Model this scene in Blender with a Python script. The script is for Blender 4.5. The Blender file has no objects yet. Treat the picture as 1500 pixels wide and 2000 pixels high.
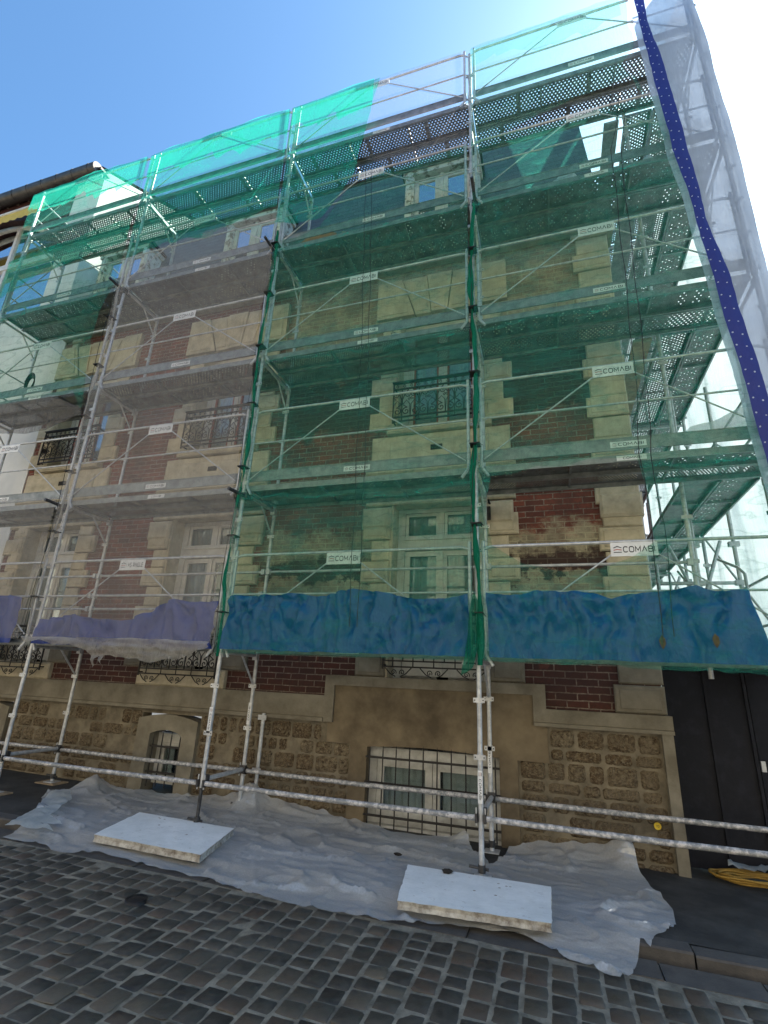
import bpy, bmesh, math, random
from mathutils import Vector, Matrix, noise
from mathutils.geometry import delaunay_2d_cdt
rad = math.radians
random.seed(7)
sc = bpy.context.scene
COL = sc.collection

# ------------------------------------------------------------------ camera
CX, CY, CZ = 0.6907, -5.223, -0.2858
YAW, PIT, ROL = -0.32418, 0.32544, 0.04707
F_ = Vector((math.sin(YAW)*math.cos(PIT), math.cos(YAW)*math.cos(PIT), math.sin(PIT)))
R0 = Vector((math.cos(YAW), -math.sin(YAW), 0)); U0 = R0.cross(F_)
R_ = math.cos(ROL)*R0 + math.sin(ROL)*U0
U_ = -math.sin(ROL)*R0 + math.cos(ROL)*U0
cam = bpy.data.cameras.new("camera"); co = bpy.data.objects.new("camera", cam); COL.objects.link(co)
cam.sensor_fit = 'VERTICAL'; cam.sensor_height = 36; cam.lens = 36*978.17/2000
cam.clip_start = 0.05; cam.clip_end = 2000
M = Matrix((R_, U_, -F_)).transposed().to_4x4(); M.translation = Vector((CX, CY, CZ)); co.matrix_world = M
sc.camera = co

# ------------------------------------------------------------------ light
SUN_AZ, SUN_EL = 33.0, 47.0           # azimuth from +y towards +x
w = bpy.data.worlds.new("World"); sc.world = w; w.use_nodes = True
nt = w.node_tree; bg = nt.nodes['Background']
sky = nt.nodes.new('ShaderNodeTexSky'); sky.sky_type = 'NISHITA'; sky.sun_disc = False
sky.sun_elevation = rad(SUN_EL); sky.sun_rotation = rad(SUN_AZ)
sky.altitude = 50; sky.air_density = 1.0; sky.dust_density = 1.2; sky.ozone_density = 2.0
tn = nt.nodes.new('ShaderNodeMix'); tn.data_type = 'RGBA'; tn.blend_type = 'MULTIPLY'; tn.inputs[0].default_value = 1; tn.inputs[7].default_value = (.64, .92, 1.04, 1)
nt.links.new(sky.outputs[0], tn.inputs[6]); nt.links.new(tn.outputs[2], bg.inputs[0]); bg.inputs[1].default_value = 0.095
sun = bpy.data.lights.new("sun", 'SUN'); sun.energy = 5.0; sun.angle = rad(0.5); sun.color = (1, 0.94, 0.85)
so = bpy.data.objects.new("sun", sun); COL.objects.link(so)
sd = Vector((math.sin(rad(SUN_AZ))*math.cos(rad(SUN_EL)), math.cos(rad(SUN_AZ))*math.cos(rad(SUN_EL)), math.sin(rad(SUN_EL))))
so.rotation_euler = sd.to_track_quat('Z', 'Y').to_euler(); so.location = sd*30
sc.view_settings.view_transform = 'Standard'; sc.view_settings.look = 'None'
sc.view_settings.gamma = 1; sc.view_settings.exposure = 1.62
sc.render.engine = 'CYCLES'
sc.cycles.transparent_max_bounces = 32; sc.cycles.max_bounces = 8
sc.cycles.diffuse_bounces = 4; sc.cycles.transmission_bounces = 6

# ------------------------------------------------------------------ materials
def newmat(name):
    m = bpy.data.materials.new(name); m.use_nodes = True
    t = m.node_tree; t.nodes.clear()
    return m, t
def N(t, kind, **kw):
    n = t.nodes.new('ShaderNode'+kind)
    for k, v in kw.items():
        if k.startswith('_'): setattr(n, k[1:], v)
        elif k.startswith('i') and k[1:].isdigit(): n.inputs[int(k[1:])].default_value = v
        else: n.inputs[k.replace('__', ' ')].default_value = v
    return n
def L(t, a, b): t.links.new(a, b)
def pos(t, scale=(1, 1, 1), swz=None):
    g = N(t, 'NewGeometry')
    mp = N(t, 'Mapping'); mp.inputs['Scale'].default_value = scale
    if swz == 'wall':       # (x+y, z, 0)
        s = N(t, 'SeparateXYZ'); L(t, g.outputs['Position'], s.inputs[0])
        a = N(t, 'Math', _operation='ADD'); L(t, s.outputs[0], a.inputs[0]); L(t, s.outputs[1], a.inputs[1])
        c = N(t, 'CombineXYZ'); L(t, a.outputs[0], c.inputs[0]); L(t, s.outputs[2], c.inputs[1])
        L(t, c.outputs[0], mp.inputs[0])
    else: L(t, g.outputs['Position'], mp.inputs[0])
    return mp.outputs[0]
def noi(t, vec, scale, detail=5, rough=0.6, out=0):
    n = N(t, 'TexNoise', Scale=scale, Detail=detail, Roughness=rough)
    if vec is not None: L(t, vec, n.inputs['Vector'])
    return n.outputs[out]
def ramp(t, fac, stops):
    r = N(t, 'ValToRGB'); e = r.color_ramp.elements
    while len(e) < len(stops): e.new(0.5)
    for k, (p, c) in enumerate(stops):
        e[k].position = p; e[k].color = (c, c, c, 1) if isinstance(c, (int, float)) else (*c, 1)
    L(t, fac, r.inputs[0]); return r.outputs[0]
def mixc(t, fac, a, b, mode='MIX'):
    m = N(t, 'Mix', _data_type='RGBA', _blend_type=mode)
    for s, v in ((m.inputs[0], fac), (m.inputs[6], a), (m.inputs[7], b)):
        if isinstance(v, (int, float)): s.default_value = v
        elif isinstance(v, tuple): s.default_value = (*v, 1)
        else: L(t, v, s)
    return m.outputs[2]
def math_(t, op, a, b=0.0, c=None):
    m = N(t, 'Math', _operation=op)
    for s, v in zip(m.inputs, (a, b, c)):
        if v is None: continue
        if isinstance(v, (int, float)): s.default_value = v
        else: L(t, v, s)
    return m.outputs[0]
def bump(t, h, strength=0.3, dist=0.02):
    b = N(t, 'Bump', Strength=strength, Distance=dist); L(t, h, b.inputs['Height']); return b.outputs[0]
def pbr(t, col, rough=0.7, metal=0.0, nrm=None, spec=0.4):
    p = N(t, 'BsdfPrincipled', Metallic=metal); p.inputs['Specular IOR Level'].default_value = spec
    for s, v in ((p.inputs['Base Color'], col), (p.inputs['Roughness'], rough)):
        if isinstance(v, (int, float)): s.default_value = v
        elif isinstance(v, tuple): s.default_value = (*v, 1)
        else: L(t, v, s)
    if nrm is not None: L(t, nrm, p.inputs['Normal'])
    return p.outputs[0]
def out(t, sh): o = N(t, 'OutputMaterial'); L(t, sh, o.inputs[0])
def simple(name, c1, c2=None, rough=0.7, metal=0.0, scale=6, bstr=0.2, bscale=40, spec=0.4, lo=0.35, hi=0.65):
    m, t = newmat(name); v = pos(t)
    col = c1 if c2 is None else mixc(t, ramp(t, noi(t, v, scale, 7, .65), [(lo, 0), (hi, 1)]), c1, c2)
    n = bump(t, noi(t, v, bscale, 4), bstr, 0.01) if bstr else None
    out(t, pbr(t, col, rough, metal, n, spec)); return m

MAT = {}
MAT['steel'] = simple('galvanised_steel', (.58, .60, .62), (.36, .37, .39), .42, .35, 14, .12, 90)
MAT['steel_dirty'] = simple('plaster_splashed_steel', (.62, .60, .60), (.26, .27, .28), .6, .3, 22, .5, 60, lo=.4, hi=.55)
MAT['steel_dark'] = simple('dark_steel', (.03, .032, .034), (.08, .08, .085), .5, .5, 20, .2)
MAT['alu'] = simple('aluminium_boards', (.28, .30, .30), (.15, .165, .17), .5, .5, 9, .1, 80)
MAT['iron'] = simple('black_ironwork', (.012, .012, .013), (.03, .026, .024), .55, .2, 20, .2)
MAT['stone'] = simple('cream_limestone', (.55, .485, .36), (.36, .32, .235), .85, 0, 5, .25, 60)
MAT['stone_low'] = simple('dingy_shaded_limestone', (.235, .215, .17), (.135, .12, .09), .9, 0, 3, .3, 50)  # darker limestone copy: grime plus under-deck shade put into the colour
MAT['render'] = simple('ochre_cement_render', (.20, .16, .105), (.08, .062, .04), .9, 0, 1.9, .2, 30)
MAT['mortar'] = simple('lime_pointing', (.215, .185, .135), (.105, .09, .065), .95, 0, 5, .5, 45)
MAT['rubble'] = None
MAT['white_paint'] = simple('white_paint', (.62, .61, .57), (.48, .47, .43), .55, 0, 7, .08, 40)
MAT['dirty_paint'] = simple('dirty_white_paint', (.50, .50, .47), (.32, .315, .29), .65, 0, 7, .08, 40)
MAT['peeling'] = simple('peeling_white_paint', (.68, .66, .60), (.22, .19, .15), .75, 0, 9, .4, 40, lo=.5, hi=.6)
MAT['red_trim'] = simple('red_primer', (.32, .06, .035), (.22, .05, .03), .7)
MAT['plaster'] = simple('white_house_plaster', (.74, .74, .72), (.60, .61, .60), .9, 0, 1.2, .15, 20)
MAT['opp_wall'] = simple('warm_pale_render', (.72, .62, .46), (.62, .53, .40), .9, 0, 1.2, .1, 20)
MAT['maroon'] = simple('maroon_boards', (.07, .02, .017), (.04, .014, .012), .7)
MAT['zinc'] = simple('zinc_gutter', (.09, .08, .072), (.05, .045, .042), .45, .5, 6, .1)
MAT['wood'] = simple('weathered_timber', (.36, .27, .17), (.2, .15, .1), .85, 0, 12, .3)
MAT['orange'] = simple('orange_board', (.42, .15, .05), (.30, .10, .035), .8)
MAT['curtain'] = simple('net_curtain', (.82, .82, .80), (.62, .63, .62), .9, 0, 3, 0)
MAT['blind'] = simple('grey_curtain', (.60, .61, .60), (.40, .41, .40), .9, 0, 3, 0)
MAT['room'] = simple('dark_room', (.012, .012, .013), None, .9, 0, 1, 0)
MAT['asphalt'] = simple('pavement_asphalt', (.026, .025, .024), (.075, .072, .066), .85, 0, 2.6, .7, 160, lo=.42, hi=.78)
MAT['kerb'] = simple('kerb_granite', (.092, .084, .077), (.058, .054, .051), .75, 0, 7, .35, 70)
MAT['joint'] = simple('street_jointing', (.27, .25, .205), (.12, .112, .09), .95, 0, 9, .6, 90)
MAT['dirt'] = simple('wet_gutter_dirt', (.012, .010, .009), (.03, .026, .022), .9, 0, 9, .5, 60)
def mk_board():
    m, t = newmat('scuffed_white_board'); v = pos(t)
    c = mixc(t, ramp(t, noi(t, v, 3, 6, .7), [(.35, 0), (.75, 1)]), (.80, .82, .82), (.60, .63, .63))
    c = mixc(t, ramp(t, noi(t, v, 13, 6, .75), [(.60, 0), (.70, .55)]), c, (.33, .31, .27))
    c = mixc(t, ramp(t, noi(t, pos(t, (3, 30, 3)), 2, 4, .6), [(.62, 0), (.68, .35)]), c, (.42, .41, .38))
    out(t, pbr(t, c, .8, 0, bump(t, noi(t, v, 24, 5), .35, .01))); return m
MAT['board'] = mk_board()
MAT['boardedge'] = simple('broken_board_edge', (.55, .54, .50), (.17, .145, .12), .95, 0, 13, .6, 40)
MAT['navy'] = simple('navy_hoarding', (.0025, .0035, .009), (.012, .014, .024), .75, 0, 7, .25, 20, lo=.5, hi=.75)
MAT['yellow_hose'] = simple('yellow_hose', (.36, .22, .04), (.22, .13, .025), .6)
MAT['yellow'] = simple('yellow_plastic', (.70, .50, .04), None, .6, bstr=0)
MAT['awning'] = simple('yellow_awning_cloth', (.60, .43, .10), (.50, .35, .08), .85, 0, 5, .1)
MAT['black'] = simple('black_rubber', (.01, .01, .01), None, .6, bstr=0)
MAT['ink'] = simple('sign_ink', (.02, .025, .035), None, .7, bstr=0)
MAT['red'] = simple('sign_red', (.35, .05, .04), None, .7, bstr=0)
MAT['sign'] = simple('sign_white', (.74, .75, .76), (.60, .61, .62), .5, 0, 9, 0)
MAT['pvc'] = simple('white_bucket_plastic', (.7, .7, .68), (.55, .55, .52), .5, 0, 9, 0)
MAT['leaf'] = simple('tree_leaves', (.045, .075, .018), (.10, .12, .02), .7, 0, 4, 0)
MAT['leaf_yellow'] = simple('yellow_leaves', (.40, .36, .02), (.25, .26, .03), .7, 0, 4, 0)
MAT['bark'] = simple('bark', (.09, .07, .05), (.05, .04, .03), .9, 0, 12, .4)
MAT['dead_leaf'] = simple('dead_leaf', (.085, .08, .04), (.05, .04, .02), .9, 0, 30, .2)
MAT['soil'] = simple('ground_soil', (.07, .068, .062), (.05, .048, .045), .95, 0, 1, .2)

def mk_brick():
    m, t = newmat('red_brickwork'); v = pos(t, swz='wall')
    wob = N(t, 'VectorMath', _operation='MULTIPLY_ADD'); nn = N(t, 'TexNoise', Scale=9, Detail=2); L(t, v, nn.inputs['Vector'])
    L(t, nn.outputs['Color'], wob.inputs[0]); wob.inputs[1].default_value = (.014, .014, 0); L(t, v, wob.inputs[2])
    b = N(t, 'TexBrick', _offset=.5, Scale=1.0, Mortar__Size=.0078, Mortar__Smooth=.35, Bias=-.1, Brick__Width=.232, Row__Height=.078)
    L(t, wob.outputs[0], b.inputs['Vector'])
    b.inputs['Color1'].default_value = (.30, .075, .045, 1); b.inputs['Color2'].default_value = (.11, .034, .026, 1)
    b.inputs['Mortar'].default_value = (.38, .33, .27, 1)
    n1 = noi(t, v, 3.2, 6, .7); n2 = noi(t, v, 26, 5, .7)
    c = mixc(t, ramp(t, n2, [(.3, 0), (.75, 1)]), b.outputs['Color'], (.10, .045, .035))
    g = N(t, 'NewGeometry'); s = N(t, 'SeparateXYZ'); L(t, g.outputs['Position'], s.inputs[0])
    X, Z = s.outputs[0], s.outputs[2]
    zz = math_(t, 'ADD', Z, math_(t, 'MULTIPLY', math_(t, 'SUBTRACT', n1, .5), 1.1))
    east = ramp(t, math_(t, 'ADD', math_(t, 'MULTIPLY', X, .5), 2.15), [(.45, 0), (.55, 1)])     # right of the middle window
    def band(a, b_, f=.08):
        u = math_(t, 'DIVIDE', math_(t, 'SUBTRACT', zz, a), b_-a)
        return ramp(t, u, [(0, 0), (f, 1), (1-f, 1), (1, 0)])
    # soot
    soot = math_(t, 'MULTIPLY', math_(t, 'MAXIMUM', band(3.25, 4.35), band(1.0, 1.55)), east)
    soot = math_(t, 'MULTIPLY', soot, .9)
    c = mixc(t, soot, c, mixc(t, b.outputs['Fac'], (.028, .022, .02), (.07, .065, .055)))
    # old lime wash left over the bricks
    lime = math_(t, 'MULTIPLY', math_(t, 'MAXIMUM', band(4.45, 6.4), math_(t, 'MAXIMUM', band(.15, 1.05), band(1.25, 1.75, .3))), east)
    patch = ramp(t, noi(t, v, 8, 6, .75), [(.40, 0), (.56, 1)])
    grit = ramp(t, noi(t, v, 38, 4, .7), [(.42, 0), (.6, .35)])
    c = mixc(t, math_(t, 'MULTIPLY', lime, math_(t, 'ADD', math_(t, 'MULTIPLY', math_(t, 'ADD', patch, grit), .34), math_(t, 'ADD', .40, math_(t, 'MULTIPLY', b.outputs['Fac'], .5)))), c, (.42, .38, .27))
    low = ramp(t, zz, [(0, 1), (.02, 0)])  # brick below the first deck: the deck's shade painted into its colour
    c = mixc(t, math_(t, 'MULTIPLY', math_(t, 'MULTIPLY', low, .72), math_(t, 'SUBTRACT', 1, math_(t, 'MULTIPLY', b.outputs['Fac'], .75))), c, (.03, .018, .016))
    gm = ramp(t, noi(t, v, 1.7, 3, .6), [(.42, 0), (.62, .55)])
    c = mixc(t, gm, c, (.055, .03, .027))
    h = math_(t, 'ADD', math_(t, 'MULTIPLY', b.outputs['Fac'], -1), math_(t, 'MULTIPLY', n2, .5))
    out(t, pbr(t, c, .9, 0, bump(t, h, .75, .012))); return m
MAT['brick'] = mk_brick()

def mk_slate():
    m, t = newmat('slate_tiles'); v = pos(t, swz='wall')
    b = N(t, 'TexBrick', _offset=.5, Scale=1.0, Mortar__Size=.004, Mortar__Smooth=.1, Brick__Width=.20, Row__Height=.115)
    L(t, v, b.inputs['Vector'])
    b.inputs['Color1'].default_value = (.10, .108, .115, 1); b.inputs['Color2'].default_value = (.055, .06, .066, 1)
    b.inputs['Mortar'].default_value = (.012, .013, .014, 1)
    n = noi(t, v, 12, 5, .7)
    c = mixc(t, ramp(t, n, [(.3, 0), (.8, .5)]), b.outputs['Color'], (.12, .13, .125))
    sp = N(t, 'SeparateXYZ'); L(t, v, sp.inputs[0])
    saw = math_(t, 'FRACT', math_(t, 'DIVIDE', sp.outputs[1], .115))
    h = math_(t, 'ADD', math_(t, 'MULTIPLY', saw, -1.0), math_(t, 'MULTIPLY', b.outputs['Fac'], -.6))
    out(t, pbr(t, c, .55, 0, bump(t, h, .6, .01))); return m
MAT['slate'] = mk_slate()

def mk_rubble():
    m, t = newmat('rough_millstone'); v = pos(t)
    vo = N(t, 'TexVoronoi', Scale=42); L(t, v, vo.inputs['Vector'])
    a = N(t, 'Attribute', _attribute_name='rnd')
    n = noi(t, v, 22, 6, .75)
    base = mixc(t, a.outputs['Fac'], (.135, .095, .055), (.25, .21, .145))
    c = mixc(t, ramp(t, n, [(.40, 0), (.62, 1)]), base, (.045, .026, .013))
    c = mixc(t, ramp(t, noi(t, v, 34, 4, .7), [(.50, 0), (.60, .9)]), c, (.20, .165, .11))
    c = mixc(t, ramp(t, noi(t, v, 2.3, 3), [(.45, 0), (.65, .7)]), c, (.15, .12, .08))
    h = math_(t, 'ADD', vo.outputs['Distance'], n)
    out(t, pbr(t, c, .95, 0, bump(t, h, 1.0, .022))); return m
MAT['rubble'] = mk_rubble()

def mk_cobble():
    m, t = newmat('street_setts'); v = pos(t)
    a = N(t, 'Attribute', _attribute_name='rnd')
    c = ramp(t, a.outputs['Fac'], [(0, (.020, .018, .015)), (.3, (.038, .034, .027)), (.6, (.060, .052, .039)), (.8, (.066, .044, .031)), (1, (.10, .088, .066))])
    n = noi(t, v, 15, 6, .7); n2 = noi(t, v, 90, 4, .7)
    c = mixc(t, ramp(t, n, [(.35, 0), (.75, .6)]), c, (.078, .074, .062))
    c = mixc(t, ramp(t, noi(t, v, 1.1, 4), [(.5, 0), (.75, .6)]), c, (.11, .103, .088))
    out(t, pbr(t, c, ramp(t, n, [(.3, .42), (.7, .72)]), 0, bump(t, math_(t, 'ADD', n, math_(t, 'MULTIPLY', n2, .5)), .55, .008), .5)); return m
MAT['cobble'] = mk_cobble()

def mk_glass(name, tint, refl):
    m, t = newmat(name)
    g = N(t, 'BsdfGlossy', Roughness=.03); g.inputs['Color'].default_value = (.9, .93, .95, 1)
    tr = N(t, 'BsdfTransparent'); tr.inputs['Color'].default_value = (*tint, 1)
    lw = N(t, 'LayerWeight', Blend=.25)
    f = math_(t, 'ADD', math_(t, 'MULTIPLY', lw.outputs['Fresnel'], .5), refl)
    b = bump(t, noi(t, pos(t), 1.5, 1), .03, .05); L(t, b, g.inputs['Normal'])
    mx = N(t, 'MixShader'); L(t, f, mx.inputs[0]); L(t, tr.outputs[0], mx.inputs[1]); L(t, g.outputs[0], mx.inputs[2])
    out(t, mx.outputs[0]); return m
MAT['glass'] = mk_glass('window_glass', (.75, .8, .8), .05)
MAT['glass_sky'] = mk_glass('sky_window_glass', (.35, .4, .45), .72)

def mk_net(name, tint, col, op, var=.12, gloss=0.0, transl=.5, rough=.5, bstr=0.0, streak=.10, seam=False, bsc=(1, 1, 1)):
    """woven or film sheeting: part of the light goes straight through, part is scattered"""
    m, t = newmat(name); v = pos(t)
    n = noi(t, v, 1.7, 5, .65)
    st = noi(t, pos(t, (26, 26, 1.2)), 3, 3, .6)
    f = math_(t, 'ADD', op, math_(t, 'MULTIPLY', math_(t, 'SUBTRACT', n, .5), var*2))
    f = math_(t, 'ADD', f, math_(t, 'MULTIPLY', math_(t, 'SUBTRACT', st, .5), streak*2))
    if seam:                                  # selvedges and slack creases in the weave
        s_ = N(t, 'SeparateXYZ'); L(t, v, s_.inputs[0])
        w1 = math_(t, 'ADD', s_.outputs[2], math_(t, 'MULTIPLY', noi(t, v, .9, 2), .5))
        e = ramp(t, math_(t, 'FRACT', math_(t, 'MULTIPLY', w1, .5)), [(0, 1), (.018, .9), (.03, 0)])
        cr = ramp(t, math_(t, 'ABSOLUTE', math_(t, 'SUBTRACT', noi(t, pos(t, (1.2, 1.2, 3.4)), 1.6, 3, .5), .5)), [(0, 1), (.02, .25), (.05, 0)])
        f = math_(t, 'ADD', f, math_(t, 'ADD', math_(t, 'MULTIPLY', e, .20), math_(t, 'MULTIPLY', cr, .20)))
    if seam: f = math_(t, 'ADD', f, math_(t, 'MULTIPLY', math_(t, 'SUBTRACT', noi(t, v, 120, 1, .5), .5), .22))
    cl = N(t, 'Clamp'); L(t, f, cl.inputs[0])
    tr = N(t, 'BsdfTransparent'); tr.inputs['Color'].default_value = (*tint, 1)
    d = N(t, 'BsdfDiffuse'); d.inputs['Color'].default_value = (*col, 1)
    tl = N(t, 'BsdfTranslucent'); tl.inputs['Color'].default_value = (*col, 1)
    nr = None
    if bstr:
        vb = pos(t, bsc); rg = math_(t, 'ABSOLUTE', math_(t, 'SUBTRACT', noi(t, vb, 3.5, 3, .5), .5)); rg2 = math_(t, 'ABSOLUTE', math_(t, 'SUBTRACT', noi(t, vb, 11, 3, .5), .5))
        nr = bump(t, math_(t, 'ADD', math_(t, 'MULTIPLY', rg, -2.2), math_(t, 'MULTIPLY', rg2, -1.1)), bstr, .05)
        L(t, nr, d.inputs['Normal'])
    a = N(t, 'MixShader', i0=transl); L(t, d.outputs[0], a.inputs[1]); L(t, tl.outputs[0], a.inputs[2])
    body = a.outputs[0]
    if gloss:
        g = N(t, 'BsdfGlossy', Roughness=rough)
        if nr is not None: L(t, nr, g.inputs['Normal'])
        b = N(t, 'MixShader', i0=gloss); L(t, body, b.inputs[1]); L(t, g.outputs[0], b.inputs[2]); body = b.outputs[0]
    mx = N(t, 'MixShader'); L(t, cl.outputs[0], mx.inputs[0]); L(t, tr.outputs[0], mx.inputs[1]); L(t, body, mx.inputs[2])
    out(t, mx.outputs[0]); return m
MAT['net_green'] = mk_net('green_debris_net', (.87, .95, .87), (.05, .40, .31), .20, .2, streak=.12, seam=True)
MAT['net_dense'] = mk_net('gathered_green_net', (.15, .45, .35), (.02, .27, .17), .72, .1)
MAT['net_upper'] = mk_net('double_green_net', (.74, .93, .82), (.03, .47, .36), .31, .2, streak=.14, seam=True)
MAT['net_scrap'] = mk_net('loose_green_net', (.4, .7, .55), (.02, .26, .17), .5, .25)
MAT['net_pale'] = mk_net('pale_green_net', (.84, .97, .93), (.20, .60, .50), .13)
MAT['net_grey'] = mk_net('grey_white_net', (.96, .96, .96), (.62, .61, .60), .27, .10)
MAT['net_grey_mid'] = mk_net('bunched_grey_net', (.8, .8, .8), (.26, .255, .25), .5, .2)
MAT['net_bright'] = mk_net('doubled_green_net', (.70, .96, .88), (.04, .72, .55), .42)
MAT['net_grey_dense'] = mk_net('bunched_white_net', (.85, .85, .85), (.58, .57, .54), .56, .45, streak=.3)
MAT['net_clear'] = mk_net('clear_lilac_net', (.95, .94, .97), (.46, .46, .55), .12, .06)
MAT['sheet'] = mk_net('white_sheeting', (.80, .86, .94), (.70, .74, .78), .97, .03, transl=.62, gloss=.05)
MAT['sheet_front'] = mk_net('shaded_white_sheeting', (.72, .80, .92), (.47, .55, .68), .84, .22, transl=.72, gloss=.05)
MAT['film'] = mk_net('clear_ground_film', (.9, .92, .94), (.92, .95, .98), .46, .14, transl=.10, gloss=.34, rough=.22, bsc=(.35, .9, 1), bstr=.5)
MAT['bagfilm'] = mk_net('plastic_bag_film', (.9, .92, .94), (.60, .66, .68), .75, .14, transl=.4, gloss=.16, rough=.4, bstr=.5)
MAT['tarp'] = mk_net('blue_tarpaulin', (.1, .2, .5), (.006, .035, .24), .985, .01, transl=.12, gloss=.045, rough=.36, bstr=.40, bsc=(1.6, 1.6, .8), streak=.0)
MAT['tarp_teal'] = mk_net('blue_green_tarpaulin', (.1, .3, .5), (.002, .058, .29), .985, .01, transl=.08, gloss=.045, rough=.36, bstr=.40, bsc=(1.6, 1.6, .8), streak=.0)

def mk_dots():
    m, t = newmat('blue_hem_with_white_eyelets'); g = N(t, 'NewGeometry'); s = N(t, 'SeparateXYZ')
    uv = N(t, 'UVMap'); jt = N(t, 'VectorMath', _operation='MULTIPLY_ADD'); jn = N(t, 'TexNoise', Scale=.9, Detail=1); L(t, uv.outputs[0], jn.inputs['Vector']); L(t, jn.outputs['Color'], jt.inputs[0]); jt.inputs[1].default_value = (.16, .5, 0); L(t, uv.outputs[0], jt.inputs[2]); L(t, jt.outputs[0], s.inputs[0])
    u, vv = s.outputs[0], s.outputs[1]
    row = math_(t, 'MULTIPLY', math_(t, 'FLOOR', math_(t, 'MULTIPLY', u, 2)), .25)
    a = math_(t, 'SUBTRACT', math_(t, 'FRACT', math_(t, 'MULTIPLY', u, 2)), .5)
    b = math_(t, 'SUBTRACT', math_(t, 'FRACT', math_(t, 'ADD', vv, row)), .5)
    d = math_(t, 'ADD', math_(t, 'POWER', math_(t, 'MULTIPLY', a, .075), 2), math_(t, 'POWER', math_(t, 'MULTIPLY', b, .155), 2))
    hole = math_(t, 'LESS_THAN', d, .0082**2)
    c = mixc(t, hole, (.022, .035, .22), (.8, .85, .95))
    n = bump(t, noi(t, pos(t), 9, 4), .4, .02)
    p = pbr(t, c, .5, 0, n)
    tl = N(t, 'BsdfTranslucent'); L(t, c, tl.inputs[0])
    mx = N(t, 'MixShader'); L(t, math_(t, 'ADD', .22, math_(t, 'MULTIPLY', hole, .5)), mx.inputs[0]); L(t, p, mx.inputs[1]); L(t, tl.outputs[0], mx.inputs[2])
    out(t, mx.outputs[0]); return m
MAT['hem'] = mk_dots()

def mk_perf(name, px, py, r, stag, cl=False):
    """pressed steel board with round holes punched right through"""
    m, t = newmat(name); uv = N(t, 'UVMap'); s = N(t, 'SeparateXYZ'); L(t, uv.outputs[0], s.inputs[0])
    U, V = s.outputs[0], s.outputs[1]                    # metres along and across the board
    v0 = math_(t, 'DIVIDE', V, py); rowi = math_(t, 'FLOOR', v0)
    u0 = math_(t, 'ADD', math_(t, 'DIVIDE', U, px), math_(t, 'MULTIPLY', math_(t, 'MODULO', rowi, 2), stag))
    a = math_(t, 'MULTIPLY', math_(t, 'SUBTRACT', math_(t, 'FRACT', u0), .5), px)
    b = math_(t, 'MULTIPLY', math_(t, 'SUBTRACT', math_(t, 'FRACT', v0), .5), py)
    d = math_(t, 'ADD', math_(t, 'POWER', a, 2.0), math_(t, 'POWER', b, 2.0))
    # bare margins along both edges and a rib across every 0.75 m
    hole = math_(t, 'MULTIPLY', math_(t, 'LESS_THAN', d, r*r), math_(t, 'LESS_THAN', math_(t, 'ABSOLUTE', math_(t, 'SUBTRACT', V, .18)), .128))
    hole = math_(t, 'MULTIPLY', hole, math_(t, 'GREATER_THAN', math_(t, 'FRACT', math_(t, 'ADD', math_(t, 'DIVIDE', U, .98), .03)), .06))
    if cl: hole = math_(t, 'MULTIPLY', hole, math_(t, 'GREATER_THAN', math_(t, 'FRACT', math_(t, 'MULTIPLY', U, 6.2)), .45))
    v = pos(t)
    c = mixc(t, ramp(t, noi(t, v, 9, 5, .6), [(.35, 0), (.7, 1)]), (.21, .22, .22), (.10, .105, .105))
    p = pbr(t, c, .5, .5, bump(t, noi(t, v, 70, 3), .1, .01))
    tr = N(t, 'BsdfTransparent')
    mx = N(t, 'MixShader'); L(t, hole, mx.inputs[0]); L(t, p, mx.inputs[1]); L(t, tr.outputs[0], mx.inputs[2])
    out(t, mx.outputs[0]); return m
MAT['perf'] = mk_perf('perforated_steel_deck', .052, .036, .0098, .5)
MAT['perf2'] = mk_perf('sparsely_perforated_steel_deck', .062, .044, .0085, .5, True)
MAT['perf3'] = mk_perf('finely_perforated_steel_deck', .034, .030, .0085, .5)

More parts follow.
